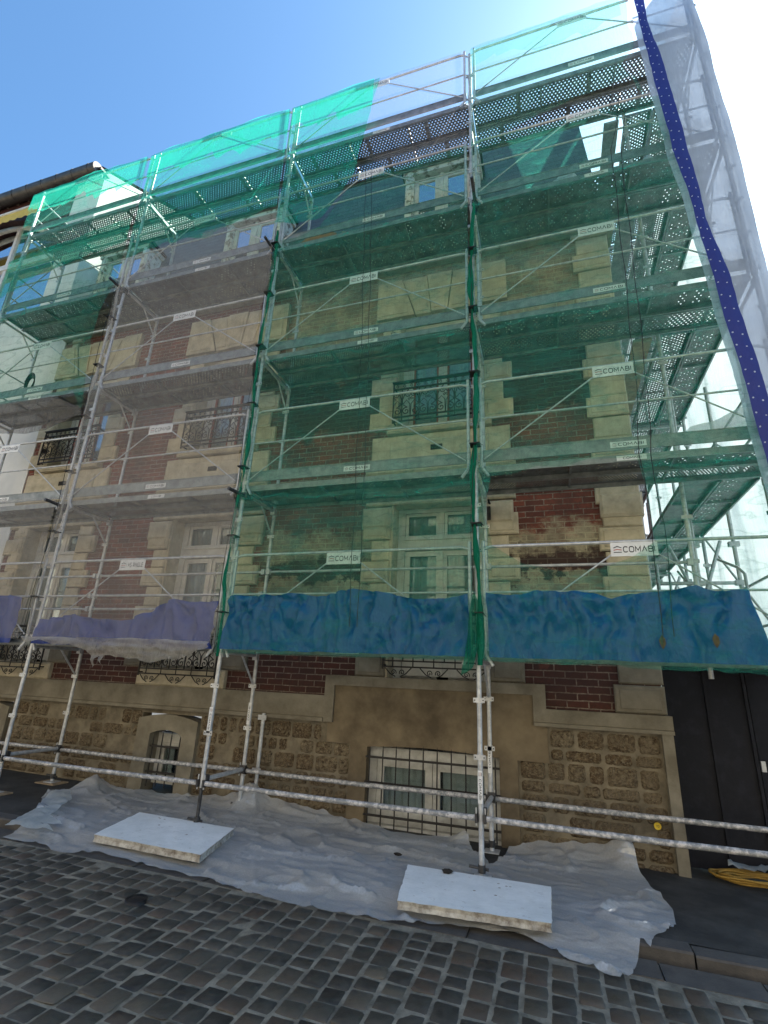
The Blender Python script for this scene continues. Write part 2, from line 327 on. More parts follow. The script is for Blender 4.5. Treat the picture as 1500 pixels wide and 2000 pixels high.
# ------------------------------------------------------------------ mesh helpers
class MB:
    def __init__(s): s.v = []; s.f = []; s.m = []; s.sm = []; s.mats = []; s.uv = {}; s.rnd = None
    def mi(s, mat):
        mt = MAT[mat]
        if mt not in s.mats: s.mats.append(mt)
        return s.mats.index(mt)
    def add(s, vs, fs, mat, smooth=False, uvs=None):
        o = len(s.v); s.v += [tuple(p) for p in vs]; k = s.mi(mat)
        for i, f in enumerate(fs):
            if uvs: s.uv[len(s.f)] = uvs[i]
            s.f.append(tuple(o+j for j in f)); s.m.append(k); s.sm.append(smooth)
    def box(s, a, b, mat, M=None):
        x0, x1 = sorted((a[0], b[0])); y0, y1 = sorted((a[1], b[1])); z0, z1 = sorted((a[2], b[2]))
        v = [(x0,y0,z0),(x1,y0,z0),(x1,y1,z0),(x0,y1,z0),(x0,y0,z1),(x1,y0,z1),(x1,y1,z1),(x0,y1,z1)]
        if M is not None: v = [tuple(M @ Vector(p)) for p in v]
        s.add(v, [(0,3,2,1),(4,5,6,7),(0,1,5,4),(1,2,6,5),(2,3,7,6),(3,0,4,7)], mat)
    def cush(s, x0, x1, z0, z1, yf, yb, ch, mat, dz=0.0):
        """block face towards -y with a chamfer all round"""
        v = [(x0,yb,z0),(x1,yb,z0),(x1,yb,z1),(x0,yb,z1), (x0,yf+ch,z0),(x1,yf+ch,z0),(x1,yf+ch,z1),(x0,yf+ch,z1),
             (x0+ch,yf,z0+ch),(x1-ch,yf,z0+ch),(x1-ch,yf,z1-ch),(x0+ch,yf,z1-ch)]
        f = [(8,9,10,11),(4,5,9,8),(5,6,10,9),(6,7,11,10),(7,4,8,11),(0,1,5,4),(1,2,6,5),(2,3,7,6),(3,0,4,7)]
        s.add(v, f, mat)
    def tube(s, pts, r, mat, n=8, cap=True, r2=None):
        pts = [Vector(p) for p in pts]; N_ = len(pts); ring = []
        up = None
        for i, p in enumerate(pts):
            d = (pts[min(i+1, N_-1)]-pts[max(i-1, 0)]).normalized()
            if up is None: up = d.orthogonal().normalized()
            else:
                up = (up-d*up.dot(d)); up = up.normalized() if up.length > 1e-6 else d.orthogonal().normalized()
            q = d.cross(up)
            rr = r if r2 is None else r+(r2-r)*i/(N_-1)
            if isinstance(r, (list, tuple)): rr = r[i]
            ring.append([p+(up*math.cos(2*math.pi*k/n)+q*math.sin(2*math.pi*k/n))*rr for k in range(n)])
        v = [p for a in ring for p in a]; f = []
        for i in range(N_-1):
            for k in range(n): f.append((i*n+k, i*n+(k+1) % n, (i+1)*n+(k+1) % n, (i+1)*n+k))
        s.add(v, f, mat, True)
        if cap:
            s.add(ring[0], [tuple(reversed(range(n)))], mat); s.add(ring[-1], [tuple(range(n))], mat)
    def prism(s, poly, y0, y1, mat, axis='y'):
        """outline in (x,z) pushed from y0 to y1 (or in (y,z) along x)"""
        n = len(poly)
        P = (lambda a, y: (a[0], y, a[1])) if axis == 'y' else ((lambda a, y: (y, a[0], a[1])) if axis == 'x' else (lambda a, y: (a[0], a[1], y)))
        v = [P(a, y0) for a in poly]+[P(a, y1) for a in poly]
        s.add(v, [tuple(range(n)), tuple(reversed(range(n, 2*n)))]+[(i, (i+1) % n+0, (i+1) % n+n, i+n) for i in range(n)], mat)
    def lathe(s, prof, c, mat, n=20, M=None):
        v = []; f = []
        for r, z in prof:
            for k in range(n):
                p = Vector((c[0]+r*math.cos(2*math.pi*k/n), c[1]+r*math.sin(2*math.pi*k/n), c[2]+z)); v.append(M @ p if M else p)
        for i in range(len(prof)-1):
            for k in range(n): f.append((i*n+k, i*n+(k+1) % n, (i+1)*n+(k+1) % n, (i+1)*n+k))
        s.add(v, f, mat, True)
    def build(s, name, parent=None, label=None, cat=None, group=None, kind=None, fix=True):
        me = bpy.data.meshes.new(name); me.from_pydata(s.v, [], s.f)
        for mt in s.mats: me.materials.append(mt)
        me.polygons.foreach_set('material_index', s.m); me.polygons.foreach_set('use_smooth', s.sm)
        if s.uv:
            lay = me.uv_layers.new(name='UVMap')
            for pi, uvs in s.uv.items():
                for li, q in zip(me.polygons[pi].loop_indices, uvs): lay.data[li].uv = q
        if s.rnd is not None:
            at = me.attributes.new('rnd', 'FLOAT', 'POINT'); at.data.foreach_set('value', s.rnd)
        if fix:
            bm = bmesh.new(); bm.from_mesh(me); bmesh.ops.recalc_face_normals(bm, faces=bm.faces); bm.to_mesh(me); bm.free()
        me.update()
        o = bpy.data.objects.new(name, me); COL.objects.link(o)
        if parent: o.parent = parent
        tag(o, label, cat, group, kind); return o
def tag(o, label=None, cat=None, group=None, kind=None):
    if label: o['label'] = label
    if cat: o['category'] = cat
    if group: o['group'] = group
    if kind: o['kind'] = kind
    return o
def thing(name, label, cat, group=None):
    o = bpy.data.objects.new(name, None); COL.objects.link(o); o.empty_display_size = .2
    return tag(o, label, cat, group)
def dup(o, parent=None, dx=(0, 0, 0)):
    c = o.copy(); COL.objects.link(c); c.parent = parent; c.location = Vector(o.location)+Vector(dx)
    for ch in o.children:
        d = ch.copy(); COL.objects.link(d); d.parent = c
        for g in ch.children:
            e = g.copy(); COL.objects.link(e); e.parent = d
    return c
def fbm(x, y, z=0, o=4):
    return noise.fractal(Vector((x, y, z)), 1.0, 2.0, o)

GLY = {'C': (.82, [[(.82, .88), (.62, 1), (.2, 1), (0, .8), (0, .2), (.2, 0), (.62, 0), (.82, .12)]]), 'O': (.9, [[(.2, 0), (0, .2), (0, .8), (.2, 1), (.7, 1), (.9, .8), (.9, .2), (.7, 0), (.2, 0)]]),
       'M': (.98, [[(0, 0), (0, 1), (.49, .28), (.98, 1), (.98, 0)]]), 'A': (.92, [[(0, 0), (.46, 1), (.92, 0)]]), 'B': (.8, [[(0, .5), (.62, .5), (.8, .38), (.8, .12), (.62, 0), (0, 0), (0, 1), (.58, 1), (.74, .9), (.74, .6), (.62, .5)]]),
       'I': (.0, [[(0, 0), (0, 1)]]), 'R': (.8, [[(0, 0), (0, 1), (.62, 1), (.8, .86), (.8, .56), (.62, .44), (.1, .44)], [(.45, .38), (.8, 0)]]), 'N': (.84, [[(0, 0), (0, 1), (.84, 0), (.84, 1)]]),
       'G': (.85, [[(.82, .88), (.62, 1), (.2, 1), (0, .8), (0, .2), (.2, 0), (.85, 0), (.85, .46), (.5, .46)]]), 'U': (.82, [[(0, 1), (0, .2), (.2, 0), (.62, 0), (.82, .2), (.82, 1)]]), 'E': (.72, [[(.72, 1), (0, 1), (0, 0), (.72, 0)], [(.12, .5), (.62, .5)]]),
       'S': (.76, [[(.76, .9), (.6, 1), (.16, 1), (0, .86), (0, .64), (.16, .52), (.6, .48), (.76, .36), (.76, .14), (.6, 0), (.16, 0), (0, .1)]]), '7': (.7, [[(0, 1), (.7, 1), (.25, 0)]]), '0': (.7, [[(.15, 0), (0, .2), (0, .8), (.15, 1), (.55, 1), (.7, .8), (.7, .2), (.55, 0), (.15, 0)]]), ' ': (.2, [])}
def put_text(mb, st, w_, h_, org, ux, uz, mat='ink', thick=.17):
    """letters drawn as mitred strokes, fitted into w_ x h_ from the lower left corner org"""
    org, ux, uz = Vector(org), Vector(ux), Vector(uz); x = thick/2; segs = []
    for ch in st:
        wd, pl = GLY[ch]
        for q in pl: segs.append([(x+a, thick/2+b*(1-thick)) for a, b in q])
        x += wd+thick+.20
    tot = x-.20-thick/2
    for q in segs:
        closed = math.dist(q[0], q[-1]) < 1e-6; n = len(q); lf = []; rt = []
        for i, p in enumerate(q):
            a = q[i-1] if i else (q[-2] if closed else None); b = q[i+1] if i < n-1 else (q[1] if closed else None)
            d1 = (Vector(p)-Vector(a)).normalized() if a else None; d2 = (Vector(b)-Vector(p)).normalized() if b else None
            if d1 is None: d1 = d2
            if d2 is None: d2 = d1
            nn = Vector((-(d1.y+d2.y), d1.x+d2.x)); nn = nn.normalized() if nn.length > 1e-6 else Vector((-d1.y, d1.x))
            k = min(2.4, 1/max(.25, nn.dot(Vector((-d1.y, d1.x)))))*thick/2
            lf.append((p[0]+nn.x*k, p[1]+nn.y*k)); rt.append((p[0]-nn.x*k, p[1]-nn.y*k))
        P = lambda c: org+ux*(c[0]/tot*w_)+uz*(c[1]*h_)
        for i in range(n-1): mb.add([P(lf[i]), P(rt[i]), P(rt[i+1]), P(lf[i+1])], [(0, 1, 2, 3)], mat)
def logo(mb, org, ux, uz, s_):
    org, ux, uz = Vector(org), Vector(ux), Vector(uz)
    for k, mt in enumerate(('ink', 'red', 'ink')):
        z = k*.32*s_
        pl = [(0, 0), (.5, .2), (1.05, 0), (1.05, .13), (.5, .36), (0, .13)]
        if k == 0: pl = [(0, 0), (1.05, 0), (1.05, .12), (0, .12)]
        if k == 1: pl = [(0, 0), (.5, .1), (1.05, 0), (1.05, .12), (.5, .22), (0, .12)]
        mb.add([org+ux*(a*s_)+uz*(b*s_+z) for a, b in pl], [tuple(range(len(pl)))], mt)

def sheet(name, outline, mat, disp, res=.08, holes=(), plane='xz', y0=0.0, jitter=.25, seed=1, thick=None, **kw):
    """triangulated cloth inside an outline; disp(a,b)->offset out of its plane"""
    rnd = random.Random(seed)
    loops = [list(outline)]+[list(h) for h in holes]
    if name == 'debris_net': loops = [[(p[0], -.286+(p[1]+.286)*.978) for p in l] for l in loops]     # the rails these edges were measured on stand 0.11 m farther back
    def dens(lp):
        o = []
        for i, p in enumerate(lp):
            q = lp[(i+1) % len(lp)]; d = math.dist(p, q); n = max(1, int(d/res))
            for k in range(n): o.append((p[0]+(q[0]-p[0])*k/n, p[1]+(q[1]-p[1])*k/n))
        return o
    loops = [dens(l) for l in loops]
    pts = []; edges = []
    for l in loops:
        b = len(pts); pts += l; edges += [(b+i, b+(i+1) % len(l)) for i in range(len(l))]
    def inside(p, l):
        c = False; j = len(l)-1
        for i in range(len(l)):
            a, b = l[i], l[j]
            if (a[1] > p[1]) != (b[1] > p[1]) and p[0] < (b[0]-a[0])*(p[1]-a[1])/(b[1]-a[1])+a[0]: c = not c
            j = i
        return c
    xs = [p[0] for p in loops[0]]; zs = [p[1] for p in loops[0]]
    nb = len(pts); x = min(xs)
    cell = {}
    for p in pts: cell.setdefault((int(p[0]//res), int(p[1]//res)), []).append(p)
    while x < max(xs):
        z = min(zs)
        while z < max(zs):
            p = (x+rnd.uniform(-jitter, jitter)*res, z+rnd.uniform(-jitter, jitter)*res)
            k = (int(p[0]//res), int(p[1]//res))
            near = any(math.dist(p, q) < res*.45 for i in (-1, 0, 1) for j in (-1, 0, 1) for q in cell.get((k[0]+i, k[1]+j), ()))
            if not near and inside(p, loops[0]) and not any(inside(p, h) for h in loops[1:]): pts.append(p)
            z += res
        x += res
    v2, e2, f2, *_ = delaunay_2d_cdt([Vector(p) for p in pts], edges, [], 1, 1e-5)
    fs = []
    for f in f2:
        c = (sum(v2[i][0] for i in f)/len(f), sum(v2[i][1] for i in f)/len(f))
        if inside(c, loops[0]) and not any(inside(c, h) for h in loops[1:]): fs.append(tuple(f))
    mb = MB()
    P = {'xz': lambda a, b, d: (a, y0+d, b), 'yz': lambda a, b, d: (y0+d, a, b), 'xy': lambda a, b, d: (a, b, y0+d)}[plane]
    mb.add([P(p[0], p[1], disp(p[0], p[1])) for p in v2], fs, mat, True)
    return mb if kw.get('raw') else mb.build(name, **kw)

GZ = lambda x: -1.865-.012*(x+3)                # pavement level, falling gently to the right
# ================================================================== GROUND
mb = MB(); mb.box((-80, -60, -3.2), (80, 80, -2.06), 'soil'); mb.build('ground', kind='structure', label='street ground beyond the paved strip')
# setts
def build_road():
    mb = MB(); v = []; f = []; rn = []
    rnd = random.Random(3)
    zr = lambda x, y: GZ(x)-.055-.01*max(0, -1-y)
    x = -14.0; r = .014
    while x < 6.5:
        wdt = .152+rnd.uniform(-.006, .006); y = -0.985-rnd.uniform(0, .09)
        while y > -6.2:
            ln = rnd.choice((.13, .145, .16, .175, .19))+rnd.uniform(-.008, .008)
            a0, a1 = x+.0055+rnd.uniform(0, .006), x+wdt-.0055-rnd.uniform(0, .006); b1, b0 = y-.005-rnd.uniform(0, .005), y-ln+.005+rnd.uniform(0, .005)
            xc, yc = (a0+a1)/2, (b0+b1)/2; rot_ = rnd.gauss(0, .02); tx, ty = rnd.gauss(0, .02), rnd.gauss(0, .02)
            h = rnd.uniform(.002, .012); z0 = zr(xc, yc); q = rnd.random()
            hx, hy = (a1-a0)/2, (b1-b0)/2; base = len(v)
            ca, sa = math.cos(rot_), math.sin(rot_)
            us = (-1, -.87, 0, .87, 1)
            for j, vv in enumerate(us):
                for i, uu in enumerate(us):
                    edge = max(abs(uu), abs(vv)); lx, ly = uu*hx, vv*hy
                    if abs(uu) == 1 and abs(vv) == 1: lx *= .90; ly *= .90
                    elif edge == 1: lx += rnd.uniform(-.0045, .0045); ly += rnd.uniform(-.0045, .0045)
                    zz = (h-.009 if edge == 1 else (h-.001 if edge > .7 else h+rnd.uniform(0, .002)))
                    v.append((xc+lx*ca-ly*sa, yc+lx*sa+ly*ca, z0+zz+lx*tx+ly*ty)); rn.append(q)
            for j in range(4):
                for i in range(4): f.append((base+j*5+i, base+j*5+i+1, base+(j+1)*5+i+1, base+(j+1)*5+i))
            y -= ln
        x += wdt
    mb.add(v, f, 'cobble', True); nb = len(mb.v)
    vs = []; fs = []; nx, ny = 90, 30
    for j in range(ny+1):
        for i in range(nx+1):
            X = -14+20.5*i/nx; Y = -.97-5.3*j/ny; vs.append((X, Y, zr(X, Y)+.000+.004*fbm(X*3, Y*3)))
    for j in range(ny):
        for i in range(nx): fs.append((j*(nx+1)+i, (j+1)*(nx+1)+i, (j+1)*(nx+1)+i+1, j*(nx+1)+i+1))
    mb.add(vs, fs, 'joint', True)
    mb.rnd = rn+[0]*(len(mb.v)-nb)
    return mb.build('road', kind='structure', label='dark grey setts of the street with pale joints', fix=False)
build_road()
# kerb: kerb stones, dark channel, a row of long flat stones
mb = MB(); x = -14.0; rnd = random.Random(5)
while x < 6.4:
    l = rnd.uniform(.85, 1.15); z = GZ(x+l/2)
    mb.cush(x+.006, x+l-.006, -0.10, .10, 0, 0.2, .01, 'kerb') if False else None
    v = [(x+.006, -.655, z-.14), (x+l-.006, -.655, z-.14), (x+l-.006, -.655, z-.012), (x+.006, -.655, z-.012),
         (x+.006, -.645, z), (x+l-.006, -.645, z), (x+l-.006, -.50, z+.001), (x+.006, -.50, z+.001), (x+.006, -.5, z-.14), (x+l-.006, -.5, z-.14)]
    mb.add(v, [(0,1,2,3), (3,2,5,4), (4,5,6,7), (0,3,4,7,8), (1,9,6,5,2)], 'kerb')
    x += l
x = -14.4
while x < 6.4:
    l = rnd.uniform(.55, .8); z = GZ(x+l/2)-.052
    mb.add([(x+.007, -.985, z-.05), (x+l-.007, -.985, z-.05), (x+l-.007, -.725, z-.05), (x+.007, -.725, z-.05),
            (x+.007, -.98, z), (x+l-.007, -.98, z), (x+l-.007, -.73, z-.004), (x+.007, -.73, z-.004)],
           [(4,5,6,7), (0,1,5,4), (1,2,6,5), (2,3,7,6), (3,0,4,7)], 'kerb')
    x += l
mb.add([(-14, -1.0, GZ(-14)-.075), (6.4, -1.0, GZ(6.4)-.075), (6.4, -.72, GZ(6.4)-.075), (-14, -.72, GZ(-14)-.075)], [(0,1,2,3)], 'joint')
mb.add([(-14, -.73, GZ(-14)-.10), (6.4, -.73, GZ(6.4)-.10), (6.4, -.64, GZ(6.4)-.10), (-14, -.64, GZ(-14)-.10)], [(0,1,2,3)], 'dirt')
mb.build('kerb', kind='structure', label='brown granite kerb with a dark drainage channel', fix=False)
# pavement
mb = MB(); vs = []; fs = []; nx, ny = 150, 14
for j in range(ny+1):
    for i in range(nx+1):
        X = -14+20.4*i/nx; Y = -.5+2.4*j/ny
        vs.append((X, Y, GZ(X)+.001+(.006*fbm(X*2, Y*2) if 0 < j else 0)-.025*max(0, min(1, (X-1.6)/.8))*max(0, (Y-.4))))
for j in range(ny):
    for i in range(nx): fs.append((j*(nx+1)+i, j*(nx+1)+i+1, (j+1)*(nx+1)+i+1, (j+1)*(nx+1)+i))
mb.add(vs, fs, 'asphalt', True); mb.build('pavement', kind='structure', label='black asphalt pavement beside the house', fix=False)
mb = MB(); mb.lathe([(.001, .004), (.05, .004), (.058, 0), (.062, 0), (.078, .006), (.082, -.03)], (-2.37, -1.5, GZ(-2.4)-.04), 'iron', 24)
mb.build('manhole_cover', label='small round iron valve cover let into the setts', cat='manhole cover')

# ================================================================== HOUSE
XL, XR = -8.72, 1.82
WC = [(-7.64, 'A'), (-4.40, 'B'), (-.67, 'C')]
HW = .655
house = thing('brick_house', 'three storey brick and cream stone house wrapped in scaffolding, with a slate mansard roof', 'house')
mb = MB()
zb = [-.75, -.24, 2.08, 3.25, 5.28, 6.2]
ops = [(c-HW, c+HW, a, b) for c, _ in WC for a, b in ((-.24, 2.08), (3.25, 5.28))]
for z0, z1 in zip(zb, zb[1:]):
    xs = sorted([(a, b) for a, b, c, d in ops if c <= z0 and d >= z1]); x = XL
    for a, b in xs+[(XR-.02, None)]:
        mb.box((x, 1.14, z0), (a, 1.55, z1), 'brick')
        if b is not None: x = b
mb.box((XR-.42, 1.56, -2), (XR-.02, 9, 6.2), 'brick')
mb.box((XL, 8.6, -2), (XR-.43, 9, 6.2), 'brick')
mb.build('wall', house)
# stone dressings
mb = MB()
def quoin(x, side, z0, z1, wl=.40, ws=.27, big=False):
    """blocks growing away from the edge x, side=+1 to the right"""
    z = z0; k = 0
    while z < z1-.05:
        h = min(.30, z1-z); w_ = wl if k % 2 == 0 else ws
        a, b = (x, x+side*w_) if side > 0 else (x-w_, x)
        yf = 1.075 if k % 2 == 0 else 1.098
        mt = 'stone_low' if z < -.05 else 'stone'; mb.cush(a, b, z+.006, z+h-.006, yf, 1.2, .016, mt)  # blocks under the first deck take the copy with shade in its colour
        if k % 2 == 0 and h > .2: mb.cush(a+.05, b-.05, z+.05, z+h-.05, yf-.012, yf+.02, .008, mt)
        z += h; k += 1
for c, nme in WC:
    for z0, z1 in ((-.24, 2.04), (3.25, 5.22)):
        quoin(c-HW, -1, z0, z1); quoin(c+HW, 1, z0, z1)
        for sgn in (-1, 1):                                   # plain splayed reveal lining
            xa = c+sgn*HW
            mb.box((xa-sgn*.03, 1.112, z0), (xa+sgn*.002, 1.45, z1+.03), 'stone')
    # lintel, apron
    mb.cush(c-HW-.38, c+HW+.38, 2.05, 2.20, 1.06, 1.3, .02, 'stone')
    mb.cush(c-HW-.38, c+HW+.38, 2.207, 2.50, 1.085, 1.3, .01, 'stone')
    mb.cush(c-HW-.40, c+HW+.40, 2.506, 2.60, 1.02, 1.3, .03, 'stone')
    mb.cush(c-HW-.34, c+HW+.34, 2.607, 3.13, 1.085, 1.3, .015, 'stone')
    mb.cush(c-HW-.05, c+HW+.05, 2.70, 3.02, 1.06, 1.1, .014, 'stone')
    mb.cush(c-HW-.10, c+HW+.10, 3.14, 3.25, .99, 1.4, .03, 'stone')
    mb.box((c-.10, 1.05, 2.84), (c+.07, 1.07, 2.92), 'dirt')
    if nme != 'C': mb.cush(c-HW-.1, c+HW+.1, -.49, -.24, 1.06, 1.4, .02, 'stone')
    # flat arch of five voussoirs
    W = HW+.38; zt, zl = 5.98, 5.25
    for k in range(5):
        t0, t1 = -1+2*k/5, -1+2*(k+1)/5
        b0, b1 = c+t0*(HW if abs(t0) == 1 else HW*.98), c+t1*HW; a0, a1 = c+t0*W, c+t1*W
        if k == 0: b0 = a0 = c-W
        if k == 4: b1 = a1 = c+W
        yf = 1.05 if k in (0, 2, 4) else 1.072
        g = .006
        ins = lambda q, cc: q
        poly = [(b0+g, zl), (b1-g, zl), (a1-g, zt), (a0+g, zt)]
        cx_ = sum(p[0] for p in poly)/4; cz_ = sum(p[1] for p in poly)/4
        mb.prism(poly, yf+.012, 1.3, 'stone')
        mb.prism([(cx_+(p[0]-cx_)*.72, cz_+(p[1]-cz_)*.84) for p in poly], yf, yf+.011, 'stone')
# right corner pier and left corner pier
quoin(XR, -1, -.5, 6.2, .50, .44); quoin(XL+.24, 1, -.5, 6.2, .26, .18)
mb.cush(1.36, XR+.02, 1.72, 2.02, 1.04, 1.2, .03, 'stone'); mb.cush(-.02, .33, 1.72, 2.02, 1.04, 1.2, .03, 'stone')
mb.cush(-1.74, -1.32, 1.72, 2.02, 1.04, 1.2, .03, 'stone'); mb.cush(-3.76, -3.33, 1.72, 2.02, 1.04, 1.2, .03, 'stone')
mb.cush(-5.47, -5.04, 1.72, 2.02, 1.04, 1.2, .03, 'stone')
mb.cush(1.36, XR+.02, 3.72, 3.98, 1.05, 1.2, .03, 'stone')
# cornice
mb.box((XL, 1.04, 6.2), (XR+.06, 1.6, 6.32), 'stone'); mb.box((XL, .94, 6.323), (XR+.12, 1.6, 6.42), 'stone')
# plinth band, stepping up round the cement panel by the right window
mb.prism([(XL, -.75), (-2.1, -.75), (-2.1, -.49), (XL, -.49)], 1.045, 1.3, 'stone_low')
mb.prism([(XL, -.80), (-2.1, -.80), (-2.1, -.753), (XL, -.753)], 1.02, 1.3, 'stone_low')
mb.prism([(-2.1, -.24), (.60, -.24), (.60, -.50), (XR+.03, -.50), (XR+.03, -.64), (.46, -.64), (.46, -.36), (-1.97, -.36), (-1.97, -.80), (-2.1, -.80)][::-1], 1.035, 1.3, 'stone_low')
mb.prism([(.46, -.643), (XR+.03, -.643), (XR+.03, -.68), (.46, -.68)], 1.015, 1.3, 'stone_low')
mb.build('stone_dressing', house)
mb = MB()   # cement panel with the wide basement opening, arched above
arc = [(-1.50+1.57*k/12, -1.045+.035*math.sin(math.pi*k/12)) for k in range(13)]
mb.prism([(-1.968, -.362), (.458, -.362), (.458, -.642), (.60, -.69), (.60, -1.05), (.27, -1.05), (.27, -2.05), (.07, -2.05)]+arc[::-1]+[(-1.50, -2.05), (-1.72, -2.05), (-1.72, -1.03), (-2.04, -1.03), (-2.04, -.80), (-1.968, -.80)], 1.07, 1.3, 'render')
def arch(c, hw_, zt, zo, w_):
    mb = MB()
    a_ = [(c-hw_+2*hw_*k/8, zt+.06*math.sin(math.pi*k/8)) for k in range(9)]
    b_ = [(c+w_-2*w_*k/8, zo+.07*math.sin(math.pi*k/8)) for k in range(9)]
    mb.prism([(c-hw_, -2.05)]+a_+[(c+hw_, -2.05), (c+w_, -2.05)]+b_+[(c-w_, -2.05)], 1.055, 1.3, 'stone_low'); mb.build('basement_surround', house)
arch(-4.45, .265, -1.12, -.93, .50); arch(-8.0, .265, -1.12, -.93, .50)
mb.build('cement_panel', house); mb = MB()
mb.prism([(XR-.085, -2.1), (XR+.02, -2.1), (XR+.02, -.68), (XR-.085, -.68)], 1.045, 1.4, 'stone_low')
mb.build('corner_strip', house)
# rubble plinth
bo = [(-4.95, -3.95), (-8.5, -7.5), (-2.04, .60)]
def blocked(x0, x1, z0, z1):
    for a, b in ((-4.95, -3.95), (-8.5, -7.5)):
        if x0 < b and x1 > a and z0 < -.86: return (a, b)
    if x0 < .27 and x1 > -1.72: return (-1.72, .27)
    if z1 > -1.03 and x0 < .60 and x1 > -2.04: return (-2.04, .60)
    return None
def backing(x0, x1, z0, z1): mb.box((x0, 1.118, z0), (x1, 1.3, z1), 'mortar')
def rubble_part(spans, XA, XB, ztop, seed):
  global mb
  mb = MB()
  for x0, x1, za, zb2 in spans: backing(x0, x1, za, zb2)
  rn = [0]*len(mb.v); rnd = random.Random(seed); z = ztop
  while z > -2.0:
    h = rnd.choice((.13, .16, .18, .2)); x = XA
    while x < XB:
        l = rnd.uniform(.14, .40); x0, x1, z1, z0 = x+.009, x+l-.008, z-.008, z-h+.007
        if x > 0 and z+.03 < -.70 and z > -.84: z1 = z1
        bl = blocked(x0, x1, z0, z1)
        if bl:
            if bl[0]-x0 > .12: x1 = bl[0]-.015
            else: x = bl[1]+.008; continue
        if x1 > XB: x1 = XB
        if x1-x0 > .07 and rnd.random() > (.14 if x < -2 else .04):
            ins = rnd.uniform(0, .013); x0 += ins; x1 -= ins*.8; z0 += ins*.35; z1 -= ins*.3
            nx_, nz_ = max(4, int((x1-x0)/.028)), max(4, int((z1-z0)/.026)); base = len(mb.v); vs = []; q = rnd.random(); pr = rnd.uniform(.004, .030)
            for j in range(nz_+1):
                for i in range(nx_+1):
                    u, v_ = i/nx_, j/nz_; e = min(u, 1-u, v_, 1-v_)
                    X = x0+(x1-x0)*u; Z = z0+(z1-z0)*v_
                    if e == 0:
                        X += .007*fbm(X*30, Z*30, 3); Z += .007*fbm(X*30, Z*30, 9); Y = 1.121
                        if (i in (0, nx_)) and (j in (0, nz_)): X += (.008 if i == 0 else -.008); Z += (.007 if j == 0 else -.007)
                    else: Y = 1.108-pr+.020*fbm(X*26, Z*26, 1)
                    vs.append((X, Y, Z)); rn.append(q)
            fs = [(j*(nx_+1)+i, j*(nx_+1)+i+1, (j+1)*(nx_+1)+i+1, (j+1)*(nx_+1)+i) for j in range(nz_) for i in range(nx_)]
            mb.add(vs, fs, 'rubble', True)
        x += l
    z -= h
  mb.rnd = rn; mb.build('plinth', house, fix=False)
rubble_part([(XL, -8.5, -2.1, -.80), (-7.5, -4.95, -2.1, -.80), (-3.95, -2.04, -2.1, -.80), (-8.5, -7.5, -.86, -.80), (-4.95, -3.95, -.86, -.80), (-2.04, -1.72, -2.1, -1.03)], XL+.02, -1.74, -.83, 11)
rubble_part([(.60, XR-.085, -2.1, -.68), (.27, .60, -2.1, -1.05)], .285, XR-.1, -.70, 12)
mb = MB(); mb.lathe([(.001, -.003), (.03, -.003), (.034, 0)], (0, 0, 0), 'yellow', 14, Matrix.Translation((1.60, 1.075, -1.53)) @ Matrix.Rotation(rad(90), 4, 'X'))
put_text(mb, '70', .028, .02, (1.586, 1.070, -1.54), (1, 0, 0), (0, 0, 1))
mb.build('marker_sticker', house)

# windows ------------------------------------------------------------
def casement(x0, x1, z0, z1, y, fw=.05, mat='white_paint', glass='glass', red=False):
    """one leaf: returns frame into mb, glass into gb"""
    mb.box((x0, y, z0), (x0+fw, y+.05, z1), mat); mb.box((x1-fw, y, z0), (x1, y+.05, z1), mat)
    mb.box((x0+fw, y+.002, z0), (x1-fw, y+.048, z0+fw), mat); mb.box((x0+fw, y+.002, z1-fw), (x1-fw, y+.048, z1), mat)
    if red:
        mb.box((x0+fw, y+.004, z0+fw), (x0+fw+.028, y+.046, z1-fw), 'red_trim'); mb.box((x1-fw-.028, y+.004, z0+fw), (x1-fw, y+.046, z1-fw), 'red_trim')
    gb.box((x0+fw, y+.022, z0+fw), (x1-fw, y+.028, z1-fw), glass)
def room(x0, x1, z0, z1, y, cur='curtain', folds=True, split=.5):
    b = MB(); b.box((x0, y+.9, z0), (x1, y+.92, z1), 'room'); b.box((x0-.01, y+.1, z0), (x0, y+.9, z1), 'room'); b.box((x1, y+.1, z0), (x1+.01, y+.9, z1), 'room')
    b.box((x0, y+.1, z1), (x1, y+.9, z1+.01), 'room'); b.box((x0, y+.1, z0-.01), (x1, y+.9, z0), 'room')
    v = []; n = 60
    for i in range(n+1):
        X = x0+(x1-x0)*i/n; Y = y+.10+.018*math.sin(i*1.05)+.01*math.sin(i*2.3)
        v += [(X, Y, z0), (X, Y, z1)]
    g = int(n*.06)
    f = [(2*i, 2*i+2, 2*i+3, 2*i+1) for i in range(n) if abs(i-n*split) > g]
    b.add(v, f, cur, True)
    return b
YW = 1.38
